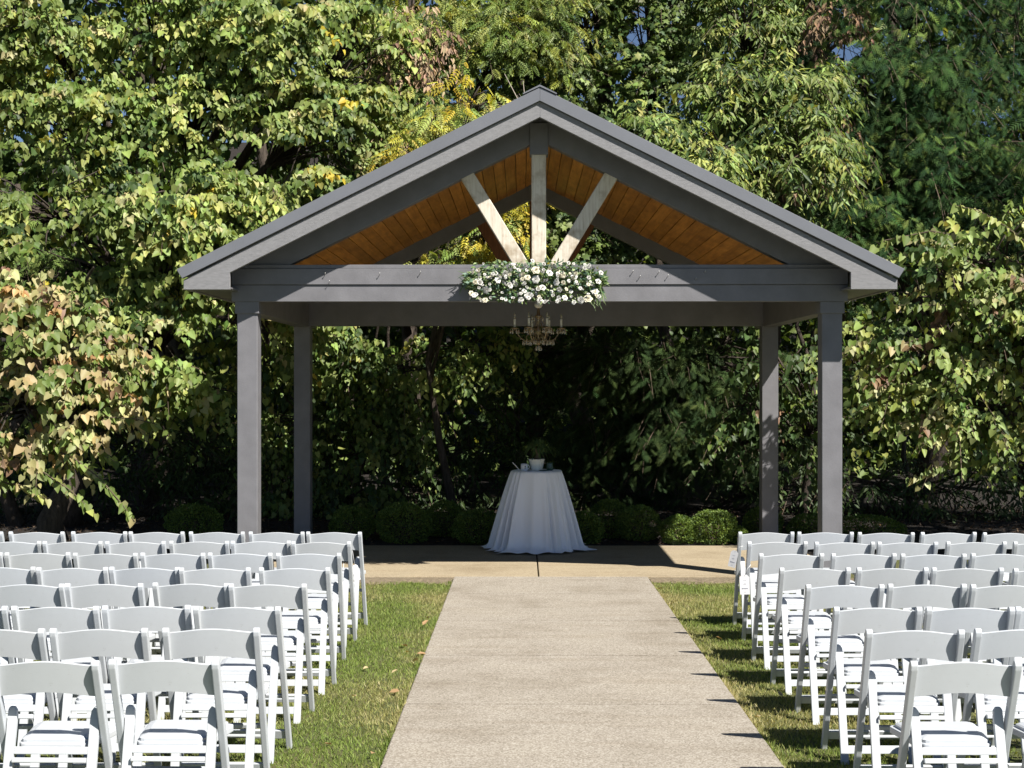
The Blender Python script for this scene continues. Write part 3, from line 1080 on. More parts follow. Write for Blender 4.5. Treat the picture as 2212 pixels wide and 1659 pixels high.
fm = sum(fv) / nT
fv = [f - fm for f in fv]
for i in range(nT):   # flat top
    a = 2 * math.pi * i / nT
    V.append((0.285 * math.cos(a), 0.285 * math.sin(a), TH))
for j in range(nZ + 1):
    w = j / nZ
    for i in range(nT):
        a = 2 * math.pi * i / nT
        r = 0.302 + 0.188 * w ** 0.95
        amp = (0.009 + 0.110 * w ** 0.8) * (0.35 + 0.65 * min(1.0, abs(math.sin((a + math.pi / 2) / 2)) * 2.6))
        r += amp * max(-1.0, min(0.9, fv[i]))
        z = TH - 0.012 - (TH - 0.03) * w
        if w > 0.90:
            q = (w - 0.90) / 0.10
            r += q * q * (0.115 + 0.060 * math.sin(3 * a + 1.2) + 0.034 * math.sin(11 * a) + 0.02 * math.sin(23 * a + 2))
            z = z * (1 - q) + q * (0.014 + 0.012 * (1 + math.sin(17 * a)) * (1 - abs(q - 0.6)))
        V.append((r * math.cos(a), r * math.sin(a), z))
F.append(tuple(range(nT)))
for j in range(nZ + 1):
    for i in range(nT):
        F.append((j * nT + i, (j + 1) * nT + i, (j + 1) * nT + (i + 1) % nT, j * nT + (i + 1) % nT))
me = bpy.data.meshes.new('tablecloth'); me.from_pydata(V, [], F); me.update(); smooth(me)
link('tablecloth', me, M['cloth'], table)
link('table_top', lathe_mesh('table_top', [(0.0, TH - 0.03), (0.285, TH - 0.03), (0.285, TH - 0.006), (0.0, TH - 0.006)], 32, False), M['black'], table)
link('pedestal', lathe_mesh('pedestal', [(0.2, 0.0), (0.2, 0.02), (0.03, 0.05), (0.03, TH - 0.03)], 20), M['black'], table)
zt_top = TZ + TH + 0.001

pot = empty('potted_palm', (TX - 0.005, TY - 0.05, zt_top))
tag(pot, 'small ponytail palm in a white ceramic pot on the draped table', 'plant')
po = link('pot', lathe_mesh('pot', [(0.062, 0), (0.070, 0.004), (0.074, 0.03), (0.084, 0.075), (0.093, 0.118), (0.101, 0.130), (0.099, 0.136), (0.092, 0.130), (0.085, 0.105), (0.0, 0.104)], 40, True,
                            lambda a, i: 1 + (0.025 * math.sin(14 * a) if i in (5, 6, 7) else 0.006 * math.sin(7 * a))), M['ceramic'], pot)
link('soil', lathe_mesh('soil', [(0.0, 0.112), (0.086, 0.110)], 20), M['soil'], pot)
T = Tubes()
T.add([(0.0, 0, 0.105), (0.005, 0, 0.14), (0.012, 0, 0.18), (0.03, 0, 0.24), (0.035, 0.0, 0.28)], [0.045, 0.036, 0.020, 0.013, 0.011], 10)
T.add([(0.012, 0, 0.18), (-0.005, 0.0, 0.23), (-0.012, 0.0, 0.28)], [0.015, 0.011, 0.009], 8)
link('stem', T.mesh('stem'), M['twig'], pot)
rng = np.random.default_rng(9)
V, F, Cc = [], [], []
for i in range(230):
    hub = Vector((0.035, 0, 0.275)) if i % 2 else Vector((-0.012, 0, 0.275))
    az = rng.uniform(0, 2 * math.pi); el = rng.uniform(0.1, 1.45); ln = rng.uniform(0.16, 0.33)
    d = Vector((math.cos(az) * math.cos(el), math.sin(az) * math.cos(el), math.sin(el)))
    sd_ = d.cross(Vector((0, 0, 1))).normalized() * 0.0032
    b0 = len(V)
    for t in (0, 0.4, 0.75, 1.0):
        p = hub + d * ln * t + Vector((0, 0, -1)) * ln * 0.75 * t ** 2.2
        wd = 1.0 if t < 0.9 else 0.15
        V += [tuple(p - sd_ * wd), tuple(p + sd_ * wd)]
    for k in range(3): F.append((b0 + 2 * k, b0 + 2 * k + 1, b0 + 2 * k + 3, b0 + 2 * k + 2))
me = bpy.data.meshes.new('fronds'); me.from_pydata(V, [], F); me.update()
M['palm'] = simple('palm_green', (0.10, 0.16, 0.05), 0.5, 0.3, var=0.3)
link('fronds', me, M['palm'], pot)


def mug(name, x, y, mat, label, emblem, hdir, prof):
    r = empty(name, (x, y, zt_top))
    tag(r, label, 'mug')
    link('body', lathe_mesh('body', prof, 28), mat, r)
    if hdir:
        T = Tubes()
        pts = [(hdir * (0.038 + 0.024 * math.sin(math.pi * t)), 0, 0.070 - 0.052 * t) for t in (0, 0.15, 0.35, 0.5, 0.65, 0.85, 1.0)]
        T.add(pts, 0.0055, 8)
        link('handle', T.mesh('handle'), mat, r)
    if emblem:
        bm = bmesh.new()
        R = 0.0430
        def bar(x0, z0, x1, z1, w):
            p, q = Vector((x0, z0)), Vector((x1, z1))
            d = (q - p).normalized(); nn = Vector((-d.y, d.x)) * w
            vs_ = []
            for c in (p - nn, p + nn, q + nn, q - nn):
                xx = c.x
                vs_.append(bm.verts.new((xx, -math.sqrt(R * R - xx * xx) - 0.0006, c.y)))
            bm.faces.new(vs_)
        ex = 0.010
        bar(ex, 0.048, ex, 0.060, 0.006); bar(ex, 0.030, ex, 0.048, 0.0018); bar(ex - 0.006, 0.020, ex, 0.032, 0.0014); bar(ex + 0.006, 0.020, ex, 0.032, 0.0014); bar(ex - 0.007, 0.043, ex + 0.006, 0.043, 0.0014)
        link('emblem', bm_mesh('emblem', bm), M['black'], r)
    return r


mug('mug', TX - 0.150, TY - 0.10, M['ceramic_blue'], 'white mug with small dark figure print beside the plant pot', True, 1,
    [(0.038, 0), (0.0425, 0.004), (0.0425, 0.05), (0.0415, 0.082), (0.0375, 0.082), (0.037, 0.01), (0.0, 0.01)])
mug('mug', TX + 0.150, TY - 0.06, M['ceramic_green'], 'dark green patterned mug on the right of the plant pot', False, 0,
    [(0.030, 0), (0.038, 0.006), (0.043, 0.03), (0.041, 0.06), (0.036, 0.075), (0.040, 0.092), (0.036, 0.092), (0.032, 0.075), (0.036, 0.03), (0.0, 0.012)])
T = Tubes()
T.add([(0, 0, 0.004), (-0.045, 0.0, 0.055), (-0.088, 0.0, 0.100)], [0.005, 0.0055, 0.0045], 8)
st = link('wooden_stick', T.mesh('wooden_stick'), M['candle'], None, (TX - 0.205, TY - 0.10, zt_top))
tag(st, 'thin pale stick leaning out at the left of the table top', 'stick')
sc = link('saucer', lathe_mesh('saucer', [(0.0, 0.0), (0.055, 0.001), (0.062, 0.008), (0.058, 0.009), (0.0, 0.004)], 24), M['ceramic_green'], None, (TX + 0.085, TY - 0.13, zt_top))
tag(sc, 'small dark saucer between plant pot and green mug', 'saucer')

# ------------------------------------------------------------------ chandelier
CHX, CHY = (1163.0 - VX) / K * 15.6, 15.6
ch = empty('chandelier', (CHX, CHY, 2.2))
tag(ch, 'small brass chandelier with candle bulbs and crystal drops hanging in the pavilion', 'chandelier')
link('canopy', lathe_mesh('canopy', [(0.0, 0.43), (0.030, 0.437), (0.046, 0.46), (0.046, 0.48), (0.03, 0.505), (0.0, 0.515)], 20), M['candle'], ch)
T = Tubes()
for i in range(34):
    z0 = 0.51 + i * 0.052
    if z0 > 2.16: break
    T.add([(0.006 * (i % 2), 0.006 * ((i + 1) % 2), z0), (0.010 * (1 - i % 2), 0.0, z0 + 0.027), (0, 0, z0 + 0.056)], 0.0045, 5)
link('chain', T.mesh('chain'), M['brass'], ch)
link('column', lathe_mesh('column', [(0.0, 0.02), (0.018, 0.03), (0.034, 0.055), (0.018, 0.085), (0.012, 0.12), (0.03, 0.16), (0.036, 0.19), (0.015, 0.22), (0.011, 0.30), (0.032, 0.33), (0.05, 0.345), (0.02, 0.36), (0.012, 0.44)], 16), M['brass'], ch)
drop = lathe_mesh('crystal_drop', [(0.0, 0.0), (0.0035, -0.006), (0.002, -0.010), (0.010, -0.030), (0.0125, -0.042), (0.008, -0.052), (0.0, -0.057)], 6, False)
bead = lathe_mesh('bead', [(0.0, 0.006), (0.0055, 0.0), (0.0, -0.006)], 6, False)
rng = np.random.default_rng(21)
for ang in (180, -114, 105, -69.5, 62, 14):
    a = math.radians(ang)
    dx, dy = math.cos(a), math.sin(a)
    T = Tubes()
    prof = [(0.03, 0.13), (0.08, 0.075), (0.14, 0.07), (0.19, 0.10), (0.235, 0.165), (0.26, 0.195)]
    T.add([(dx * r, dy * r, z) for r, z in prof], 0.0065, 7)
    T.add([(dx * 0.12, dy * 0.12, 0.072), (dx * 0.135, dy * 0.135, 0.12), (dx * 0.10, dy * 0.10, 0.15), (dx * 0.075, dy * 0.075, 0.125)], 0.0045, 6)
    T.add([(dx * 0.02, dy * 0.02, 0.30), (dx * 0.07, dy * 0.07, 0.27), (dx * 0.15, dy * 0.15, 0.16), (dx * 0.235, dy * 0.235, 0.165)], 0.003, 5)
    arm = link('arm', T.mesh('arm'), M['brass'], ch)
    px, py = dx * 0.26, dy * 0.26
    link('drip_pan', lathe_mesh('drip_pan', [(0.0, 0.19), (0.02, 0.195), (0.046, 0.212), (0.048, 0.216), (0.018, 0.206), (0.014, 0.225), (0.0, 0.226)], 14, True, lambda t, i: 1 + (0.12 * math.sin(7 * t) if i in (2, 3) else 0)), M['brass'], arm, (px, py, 0))
    link('candle_sleeve', lathe_mesh('candle_sleeve', [(0.0125, 0.222), (0.0125, 0.31), (0.010, 0.316), (0.0, 0.317)], 12), M['candle'], arm, (px, py, 0))
    link('bulb', lathe_mesh('bulb', [(0.006, 0.316), (0.0115, 0.335), (0.010, 0.352), (0.003, 0.378), (0.0, 0.386)], 10), M['crystal'], arm, (px, py, 0))
    for k in range(6):
        b = a + 2 * math.pi * k / 6
        link('crystal', drop, M['crystal'], arm, (px + 0.045 * math.cos(b), py + 0.045 * math.sin(b), 0.208))
    # bead strings from pan to column
    for k in range(9):
        t = (k + 0.5) / 9
        r = 0.25 * (1 - t) + 0.05 * t
        link('bead', bead, M['crystal'], arm, (dx * r, dy * r, 0.20 - 0.13 * math.sin(math.pi * t) - 0.03 * t))
for ring, (r, z, n) in enumerate(((0.05, 0.10, 6), (0.11, 0.085, 9), (0.17, 0.082, 11), (0.03, 0.02, 5), (0.055, 0.34, 6))):
    for k in range(n):
        b = 2 * math.pi * (k + 0.37 * ring) / n
        link('crystal', drop, M['crystal'], ch, (r * math.cos(b), r * math.sin(b), z))
link('crystal', lathe_mesh('finial', [(0.0, 0.03), (0.006, 0.02), (0.016, -0.004), (0.012, -0.02), (0.0, -0.03)], 8, False), M['crystal'], ch)

# ------------------------------------------------------------------ floral garland on the beam
GY = YP - 0.06
gx0, gx1 = (1012 - VX) * sP, (1303 - VX) * sP
gar = empty('floral_garland', ((gx0 + gx1) / 2, GY, W(0, 606, GY).z))
tag(gar, 'long arrangement of white roses and greenery fixed to the front beam', 'flowers')
GI = Vector(gar.location)


def rose_mesh(name, seed, layers):
    rng = np.random.default_rng(seed)
    V, F = [], []
    for li, (n, tilt, rad) in enumerate(layers):
        for k in range(n):
            a = 2 * math.pi * (k + 0.5 * li) / n + rng.uniform(-0.15, 0.15)
            b0 = len(V)
            for j in range(4):
                t = j / 3
                for i in range(3):
                    u = (i - 1)
                    wdt = rad * 0.75 * math.sin(math.pi * (0.22 + 0.62 * t))
                    el = tilt * t
                    r = rad * t * math.cos(math.pi / 2 - tilt) * (1.05 if t < 0.9 else 1.12)
                    z = rad * 0.9 * math.sin(math.pi / 2 - tilt) * t + 0.12 * rad * (u * u) * (1 if t < 1 else 0.5)
                    if t == 1.0: z -= 0.10 * rad
                    ra = r - 0.22 * rad * u * u * t
                    V.append((ra * math.cos(a) - u * wdt * math.sin(a), ra * math.sin(a) + u * wdt * math.cos(a), z))
            for j in range(3):
                for i in range(2):
                    q = b0 + j * 3 + i
                    F.append((q, q + 1, q + 4, q + 3))
    me = bpy.data.meshes.new(name); me.from_pydata(V, [], F); me.update(); smooth(me)
    return me


roses = [rose_mesh('rose', 1, [(5, 1.35, 1.0), (5, 1.0, 0.85), (4, 0.6, 0.7), (3, 0.25, 0.6)]),
         rose_mesh('rose', 2, [(6, 1.45, 1.0), (5, 1.1, 0.8), (4, 0.7, 0.6), (3, 0.3, 0.5)]),
         rose_mesh('rose', 3, [(5, 0.8, 0.95), (4, 0.45, 0.85), (3, 0.15, 0.75)])]
for r in roses: r.materials.append(M['petal'])
cream = roses[1].copy(); cream.materials.clear(); cream.materials.append(M['petal_cream'])
rng = np.random.default_rng(31)
spots = []
# the larger blooms, read from the photograph (2212 px): x, y, radius in px
for (x, y, r) in [(1158, 590, 8), (1157, 610, 9), (1162, 632, 8), (1172, 628, 8), (1143, 645, 9), (1139, 606, 8), (1091, 598, 7), (1070, 597, 6), (1036, 618, 8), (1051, 633, 7), (1026, 616, 6),
                  (1100, 622, 8), (1113, 620, 7), (1202, 617, 8), (1210, 632, 9), (1216, 601, 7), (1240, 603, 7), (1278, 622, 8), (1292, 615, 7), (1285, 636, 7), (1270, 652, 8), (1255, 655, 7),
                  (1187, 596, 7), (1174, 578, 6), (1228, 575, 5), (1130, 600, 5), (1085, 640, 5), (1125, 655, 6), (1165, 655, 7), (1178, 660, 6), (1048, 655, 5), (1220, 650, 6), (1195, 645, 6),
                  (1120, 590, 6), (1075, 612, 6), (1058, 606, 5), (1150, 570, 5), (1199, 583, 5), (1246, 620, 5), (1298, 596, 5), (1018, 640, 5), (1108, 652, 5), (1240, 660, 5)]:
    spots.append((x, y * 1.0 - 6, r, True))
for i in range(120):
    x = rng.uniform(1018, 1298); y = rng.uniform(570, 652)
    spots.append((x, y, rng.uniform(2.2, 4.2), False))
for i, (x, y, r, big) in enumerate(spots):
    d = GY - (0.10 + rng.uniform(0.02, 0.08))
    p = W(x, y, d) - GI
    me = roses[i % 3] if (i % 5) else cream
    o = link('rose' if big else 'bud', me, None, gar, p)
    s = r / K * d * (rng.uniform(0.85, 1.25) if big else 1.25)
    o.scale = (s, s, s * 0.95)
    dirv = Vector((rng.normal(0, 0.45), -1.0, 0.25 + rng.normal(0, 0.4)))
    o.rotation_euler = dirv.to_track_quat('Z', 'Y').to_euler()
# greenery
cl = Cloud()
n = 2600
x = rng.uniform(1008, 1306, n); y = 606 + rng.normal(0, 24, n)
edge = np.clip(1 - np.abs((x - 1157) / 160) ** 4, 0.25, 1)
y = 606 + (y - 606) * edge
y = np.clip(y, 568, 650)
d = GY - rng.uniform(0.0, 0.13, n)
P = np.stack([(x - VX) / K * d, d, CZ + (HY - y) / K * d], 1) - np.array(GI)
D = np.stack([rng.normal(0, 1, n) + (x - 1157) / 90, -0.7 + rng.normal(0, 0.5, n), rng.normal(-0.1, 0.8, n)], 1)
U = np.stack([rng.normal(0.3, 0.5, n), -0.8 + rng.normal(0, 0.4, n), 0.6 + rng.normal(0, 0.5, n)], 1)
C = pal(rng, n, [(0.085, 0.16, 0.06), (0.06, 0.12, 0.07), (0.17, 0.26, 0.09), (0.34, 0.42, 0.20), (0.16, 0.25, 0.18)], [3, 2.5, 4, 4, 4]) * rng.uniform(0.7, 1.3, (n, 1))
cl.add(P, D, U, rng.uniform(0.028, 0.062, n), C)
o = link('greenery', cl.mesh('greenery', 'lance', 1.5), M['leaf'], gar); o['kind'] = 'stuff'
# grass-like streamers at the right end and a few trailing stems
cl = Cloud()
n = 60
x = rng.uniform(1262, 1300, n); y = rng.uniform(600, 640, n)
d = np.full(n, GY - 0.08)
P = np.stack([(x - VX) / K * d, d, CZ + (HY - y) / K * d], 1) - np.array(GI)
D = np.stack([rng.normal(0.25, 0.35, n), rng.normal(-0.3, 0.2, n), -1 + rng.normal(0, 0.3, n)], 1)
cl.add(P, D, np.tile([0.2, -1, 0.4], (n, 1)) + rng.normal(0, 0.3, (n, 3)), rng.uniform(0.09, 0.17, n), pal(rng, n, [(0.12, 0.20, 0.07), (0.25, 0.33, 0.15)], [2, 1]))
n = 50
x = np.where(rng.random(n) < 0.5, rng.uniform(1000, 1040, n), rng.uniform(1060, 1260, n)); y = rng.uniform(590, 640, n)
d = np.full(n, GY - 0.05)
P = np.stack([(x - VX) / K * d, d, CZ + (HY - y) / K * d], 1) - np.array(GI)
D = np.stack([(x - 1157) / 150 + rng.normal(0, 0.4, n), rng.normal(-0.2, 0.2, n), rng.normal(-0.2, 0.7, n)], 1)
cl.add(P, D, np.tile([0.2, -1, 0.4], (n, 1)) + rng.normal(0, 0.3, (n, 3)), rng.uniform(0.06, 0.12, n), pal(rng, n, [(0.06, 0.11, 0.07), (0.12, 0.18, 0.08)], [2, 1]))
o = link('trailing_stems', cl.mesh('trailing_stems', 'blade', 0.09), M['leaf'], gar); o['kind'] = 'stuff'

# ------------------------------------------------------------------ clipped round shrubs
box_spots = [(420, 1166, 62, 40, 'wide dark clipped shrub left of the pavilion, behind the chairs'),
             (760, 1168, 48, 40, 'round dark shrub beside the rear left post of the pavilion'),
             (872, 1172, 62, 46, 'broad round shrub, second in the row left of the table'),
             (962, 1162, 44, 42, 'tall round shrub midway in the row left of the table'),
             (1030, 1176, 52, 40, 'round shrub just left of the draped table'),
             (1262, 1178, 42, 37, 'round shrub just right of the draped table'),
             (1318, 1164, 46, 45, 'taller round shrub second to the right of the table'),
             (1378, 1168, 50, 40, 'dark round shrub left of the sunlit shrub'),
             (1466, 1179, 40, 33, 'sunlit bright green ball shrub at the edge of the floor'),
             (1540, 1174, 50, 40, 'large dark round shrub right of the sunlit one'),
             (1594, 1184, 24, 20, 'very small shrub at the right end of the floor'),
             (1648, 1164, 42, 36, 'round shrub in front of the rear right post'),
             (1752, 1166, 52, 30, 'low wide shrub beside the front right post'),
             (1868, 1166, 88, 28, 'flat spreading shrub behind the right hand chairs')]
for i, (px, yb, rx, ry, lab) in enumerate(box_spots):
    rng = np.random.default_rng(100 + i)
    Y = K * (CZ - SLABZ - 0.03) / (yb - HY)
    Y = max(Y, 17.52)
    c = W(px, yb, Y)
    Rx = rx / K * Y; Rz = ry / K * Y * 1.0
    root = empty('round_shrub', (c.x, Y, gz(c.x, Y)))
    tag(root, lab, 'shrub', 'clipped round shrubs in the mulch bed')
    n = 5200
    q = nrm(rng.normal(0, 1, (n, 3)))
    lump = 0.84 + 0.28 * clumpy(q * 2.2, 1.5, i * 2.3)[:, None] + 0.0
    rad = lump * (1 - 0.16 * rng.random((n, 1)) ** 2)
    P = q * rad * np.array([Rx, min(Rx, 0.3), Rz]) + np.array([0, 0, Rz * 0.92])
    P[:, 2] = np.maximum(P[:, 2], 0.01)
    D = q + rng.normal(0, 0.6, (n, 3)) + np.array([0, 0, 0.25])
    U = q + rng.normal(0, 0.6, (n, 3))
    C = pal(rng, n, [(0.14, 0.21, 0.045), (0.20, 0.28, 0.06), (0.09, 0.15, 0.04)], [3, 2.4, 2]) * rng.uniform(0.7, 1.25, (n, 1))
    cl = Cloud(); cl.add(P, D, U, rng.uniform(0.018, 0.034, n), C)
    link('foliage', cl.mesh('foliage', 'tiny', 1.1), M['leaf'], root)
    T = Tubes()
    for k in range(7):
        e = Vector((rng.uniform(-0.5, 0.5) * Rx, rng.uniform(-0.2, 0.2), Rz * 1.1))
        T.add([(0, 0, -0.03), e * 0.5, e], [0.012, 0.008, 0.004], 4)
    link('stems', T.mesh('stems'), M['twig'], root)

# ------------------------------------------------------------------ trees
GRN = (0.125, 0.180, 0.040); LGR = (0.225, 0.292, 0.082); YGR = (0.330, 0.362, 0.100); YEL = (0.52, 0.42, 0.05); DGR = (0.055, 0.095, 0.028)
TAN = (0.43, 0.355, 0.17); ORG = (0.46, 0.29, 0.12); BRN = (0.24, 0.155, 0.09); PAL = (0.42, 0.41, 0.19)

tree('linden_tree', 'large broad leaved tree with pale heart shaped leaves left of the pavilion', 'tree', 1, (330, 22.0, -150),
     [(60, 40, 190, 150, 20.2, 1.2), (330, 30, 200, 130, 20.6, 1.2), (610, 60, 190, 150, 20.4, 1.2), (130, 250, 200, 130, 20.0, 1.1), (420, 260, 170, 110, 20.4, 1.0),
      (680, 280, 150, 150, 20.2, 1.0), (90, 440, 190, 120, 18.6, 1.0), (360, 430, 190, 120, 18.3, 1.0), (600, 430, 150, 130, 19.3, 1.0), (450, 560, 150, 90, 18.2, 0.8), (340, 590, 190, 110, 18.8, 1.0),
      (540, 700, 130, 110, 18.9, 0.8), (350, 740, 140, 75, 18.0, 0.8), (160, 560, 140, 90, 18.0, 0.9), (420, 840, 110, 45, 18.2, 0.5), (760, 130, 110, 120, 20.6, 1.0)],
     'heart', 0.108, [GRN, LGR, YGR, DGR, PAL, YEL], [4, 6, 3.2, 1.6, 0.8, 0.25], 205, 13, 0.58, droop=0.42, hang=0.95, thr=0.49, f=1.45, trunk_r=0.22, twig_every=4, flat=0.45, jit=0.32)
tree('redbud_tree', 'small tree with green and russet heart leaves at the far left edge', 'tree', 2, (120, 16.6, 800),
     [(30, 690, 130, 100, 15.6, 0.8), (130, 760, 130, 110, 15.4, 0.8), (30, 860, 150, 120, 15.2, 0.8), (190, 880, 110, 70, 15.3, 0.6)],
     'heart', 0.105, [GRN, TAN, ORG, PAL, BRN, LGR], [3, 3.4, 0.8, 4.2, 0.8, 2.4], 84, 10, 0.46, droop=0.40, hang=1.0, thr=0.50, f=2.2, trunk_r=0.17, twig_every=2, leaf_objs=220, branches=[
         [(60, 960, 15.2), (150, 985, 14.9), (215, 1035, 14.7), (262, 1090, 14.6), (290, 1128, 14.5)], [(20, 1000, 15.0), (90, 1020, 14.8), (150, 1060, 14.7), (205, 1112, 14.6)],
         [(130, 905, 15.2), (220, 902, 15.0), (290, 905, 14.9), (338, 918, 14.8)], [(90, 870, 15.2), (200, 850, 15.0), (285, 828, 14.9)], [(-20, 1040, 15.0), (50, 1050, 14.8), (100, 1080, 14.7)],
         [(100, 950, 15.2), (180, 960, 14.9), (250, 1000, 14.8)]])
tree('redbud_tree', 'arching small tree with yellow green heart leaves at the right edge', 'tree', 3, (2330, 17.6, 640),
     [(2150, 560, 130, 90, 16.4, 0.7), (2030, 620, 150, 80, 16.5, 0.7), (2180, 720, 150, 110, 16.4, 0.8), (2000, 750, 150, 80, 16.6, 0.7), (2130, 880, 160, 90, 16.5, 0.7), (1960, 880, 120, 70, 16.8, 0.6), (2380, 560, 170, 130, 16.2, 1.0), (2420, 760, 170, 130, 16.0, 1.0), (2380, 920, 150, 90, 16.2, 0.9), (2560, 600, 160, 150, 15.8, 1.0)],  # last four blobs, past the right edge, are added to shade the mulch
     'heart', 0.098, [GRN, LGR, YGR, DGR, PAL, BRN], [4, 5, 3, 2, 1.2, 0.4], 88, 14, 0.70, droop=0.28, hang=0.9, thr=0.51, f=2.2, trunk_r=0.12, twig_every=1, flat=0.35, leaf_objs=220, branches=[
         [(2260, 560, 16.0), (2170, 490, 15.9), (2110, 455, 15.8), (2060, 445, 15.8)], [(2230, 600, 16.2), (2120, 520, 16.0), (2010, 500, 15.9), (1910, 520, 15.9), (1880, 545, 15.9)],
         [(2200, 640, 16.2), (2080, 560, 16.0), (1980, 545, 16.0), (1890, 570, 16.0)], [(2180, 690, 16.2), (2050, 660, 16.0), (1930, 660, 15.9)], [(2180, 860, 16.2), (2050, 830, 16.0), (1930, 830, 15.9), (1850, 860, 15.9)],
         [(2150, 930, 16.2), (2020, 900, 16.0), (1920, 920, 15.9)], [(2212, 780, 16.2), (2100, 740, 16.0), (1990, 730, 15.9), (1900, 760, 15.9)], [(2150, 990, 16.2), (2050, 1000, 16.0), (1960, 1040, 15.9)]])
EVG = [(0.028, 0.062, 0.020), (0.045, 0.090, 0.026), (0.105, 0.155, 0.038), (0.020, 0.045, 0.018)]
tree('evergreen_tree', 'tall dark feathery evergreen at the upper right', 'tree', 4, (1990, 22.6, -250),
     [(1960, -20, 150, 160, 21.6, 1.1), (1900, 180, 170, 140, 21.4, 1.1), (2040, 190, 150, 150, 21.2, 1.1), (1860, 370, 170, 120, 21.0, 1.1), (2030, 400, 180, 130, 20.8, 1.1), (1880, 520, 150, 110, 20.6, 1.0)],
     'frond', 0.21, EVG, [4, 4, 2.2, 3], 230, 8, 0.75, droop=0.55, hang=0.6, thr=0.36, f=1.5, mat='needle', trunk_r=0.2, jit=0.3)
tree('evergreen_tree', 'second dark evergreen partly beyond the right edge', 'tree', 5, (2230, 23.0, -250),
     [(2180, 20, 130, 180, 21.8, 1.1), (2210, 240, 150, 150, 21.4, 1.1), (2200, 440, 150, 120, 21.2, 1.0), (2400, 300, 170, 200, 18.8, 1.3), (2500, 520, 170, 220, 18.0, 1.3), (2360, 520, 120, 140, 18.6, 1.1)],  # last three blobs, nearer and out of view, are added to cast shade
     'frond', 0.21, EVG, [4, 4, 2.2, 3], 190, 8, 0.75, droop=0.55, hang=0.6, thr=0.36, f=1.5, mat='needle', trunk_r=0.2, jit=0.3)
tree('evergreen_tree', 'bright feathery conifer branch showing left of the pavilion roof', 'tree', 6, (40, 19.0, 400),
     [(60, 590, 120, 50, 18.3, 0.5), (110, 640, 90, 40, 18.2, 0.4), (20, 500, 60, 50, 18.6, 0.4)],
     'frond', 0.19, [(0.11, 0.17, 0.05), (0.16, 0.22, 0.06)], [1, 1], 46, 6, 0.5, droop=0.5, hang=0.5, thr=0.3, mat='needle', trunk_r=0.09)
tree('walnut_tree', 'yellow green tree with long compound leaves behind the roof ridge', 'tree', 7, (900, 24.0, -200),
     [(880, 40, 110, 110, 22.0, 0.9), (820, 250, 110, 120, 21.6, 0.9), (950, 330, 120, 90, 21.2, 0.8), (1080, 120, 120, 110, 22.2, 0.9), (1180, 60, 120, 90, 22.6, 0.9), (790, 420, 90, 70, 21.2, 0.7)],
     'pinnate', 0.25, [LGR, YGR, GRN, DGR], [3, 3, 3, 1.5], 170, 6, 0.6, droop=0.45, hang=0.7, thr=0.40, trunk_r=0.16, jit=0.3)
tree('yellow_sapling', 'sapling turning bright yellow beside the left roof slope', 'tree', 8, (985, 20.0, 260),
     [(940, 270, 50, 40, 19.4, 0.4), (1010, 215, 55, 30, 19.4, 0.4), (890, 350, 50, 30, 19.2, 0.4), (1070, 500, 90, 70, 19.2, 0.5), (1010, 560, 70, 40, 19.2, 0.4), (1110, 440, 40, 50, 19.3, 0.4)],
     'pinnate', 0.24, [YEL, (0.42, 0.38, 0.06), YGR, LGR], [3, 3, 3, 2], 22, 5, 0.45, droop=0.4, hang=0.7, thr=0.2, trunk_r=0.06, jit=0.3)
tree('maple_tree', 'dark maple with a straight bare trunk behind the ridge', 'tree', 9, (1297, 23.5, -300),
     [(1250, 30, 140, 110, 23.4, 1.0), (1420, 20, 150, 90, 23.2, 1.0), (1200, 200, 110, 90, 22.8, 0.8), (1420, 190, 110, 110, 22.8, 0.9), (1480, 330, 110, 90, 21.0, 0.8), (1340, 560, 110, 60, 20.0, 0.8), (1220, 520, 90, 60, 20.0, 0.8), (1300, 330, 110, 50, 19.6, 0.7)],
     'star', 0.115, [DGR, GRN, (0.09, 0.13, 0.035), LGR], [3, 4, 3, 2.2], 165, 10, 0.6, droop=0.4, hang=0.8, thr=0.46, f=1.4, trunk_r=0.17)
tree('ailanthus_tree', 'fresh green tree with long drooping leaves right of the ridge', 'tree', 10, (1690, 23.0, -100),
     [(1600, 60, 120, 110, 22.2, 0.9), (1740, 40, 120, 120, 22.4, 0.9), (1590, 210, 110, 70, 20.4, 0.8), (1700, 200, 120, 80, 20.2, 0.8), (1560, 320, 120, 80, 19.2, 0.8), (1690, 350, 130, 110, 19.4, 0.9), (1500, 400, 110, 60, 18.9, 0.6), (1420, 300, 110, 50, 19.2, 0.6)],
     'lance', 0.17, [GRN, LGR, YGR, DGR], [4, 3.4, 1.6, 2.5], 190, 11, 0.5, droop=0.5, hang=0.8, thr=0.49, f=2.0, trunk_r=0.14, jit=0.28)
tree('vine_thicket', 'leafy thicket behind the left half of the pavilion', 'tree', 11, (760, 21.5, 600),
     [(740, 760, 120, 90, 20.2, 0.7), (880, 780, 130, 80, 20.4, 0.7), (1010, 760, 110, 70, 20.8, 0.6), (650, 900, 110, 120, 20.4, 0.6), (790, 960, 130, 120, 20.6, 0.6), (620, 1060, 100, 90, 20.2, 0.5), (760, 1080, 90, 70, 20.2, 0.4)],
     'heart', 0.095, [GRN, LGR, DGR, YGR], [4, 3, 4, 1.4], 140, 10, 0.5, droop=0.55, hang=0.9, thr=0.49, f=1.7, trunk_r=0.045)
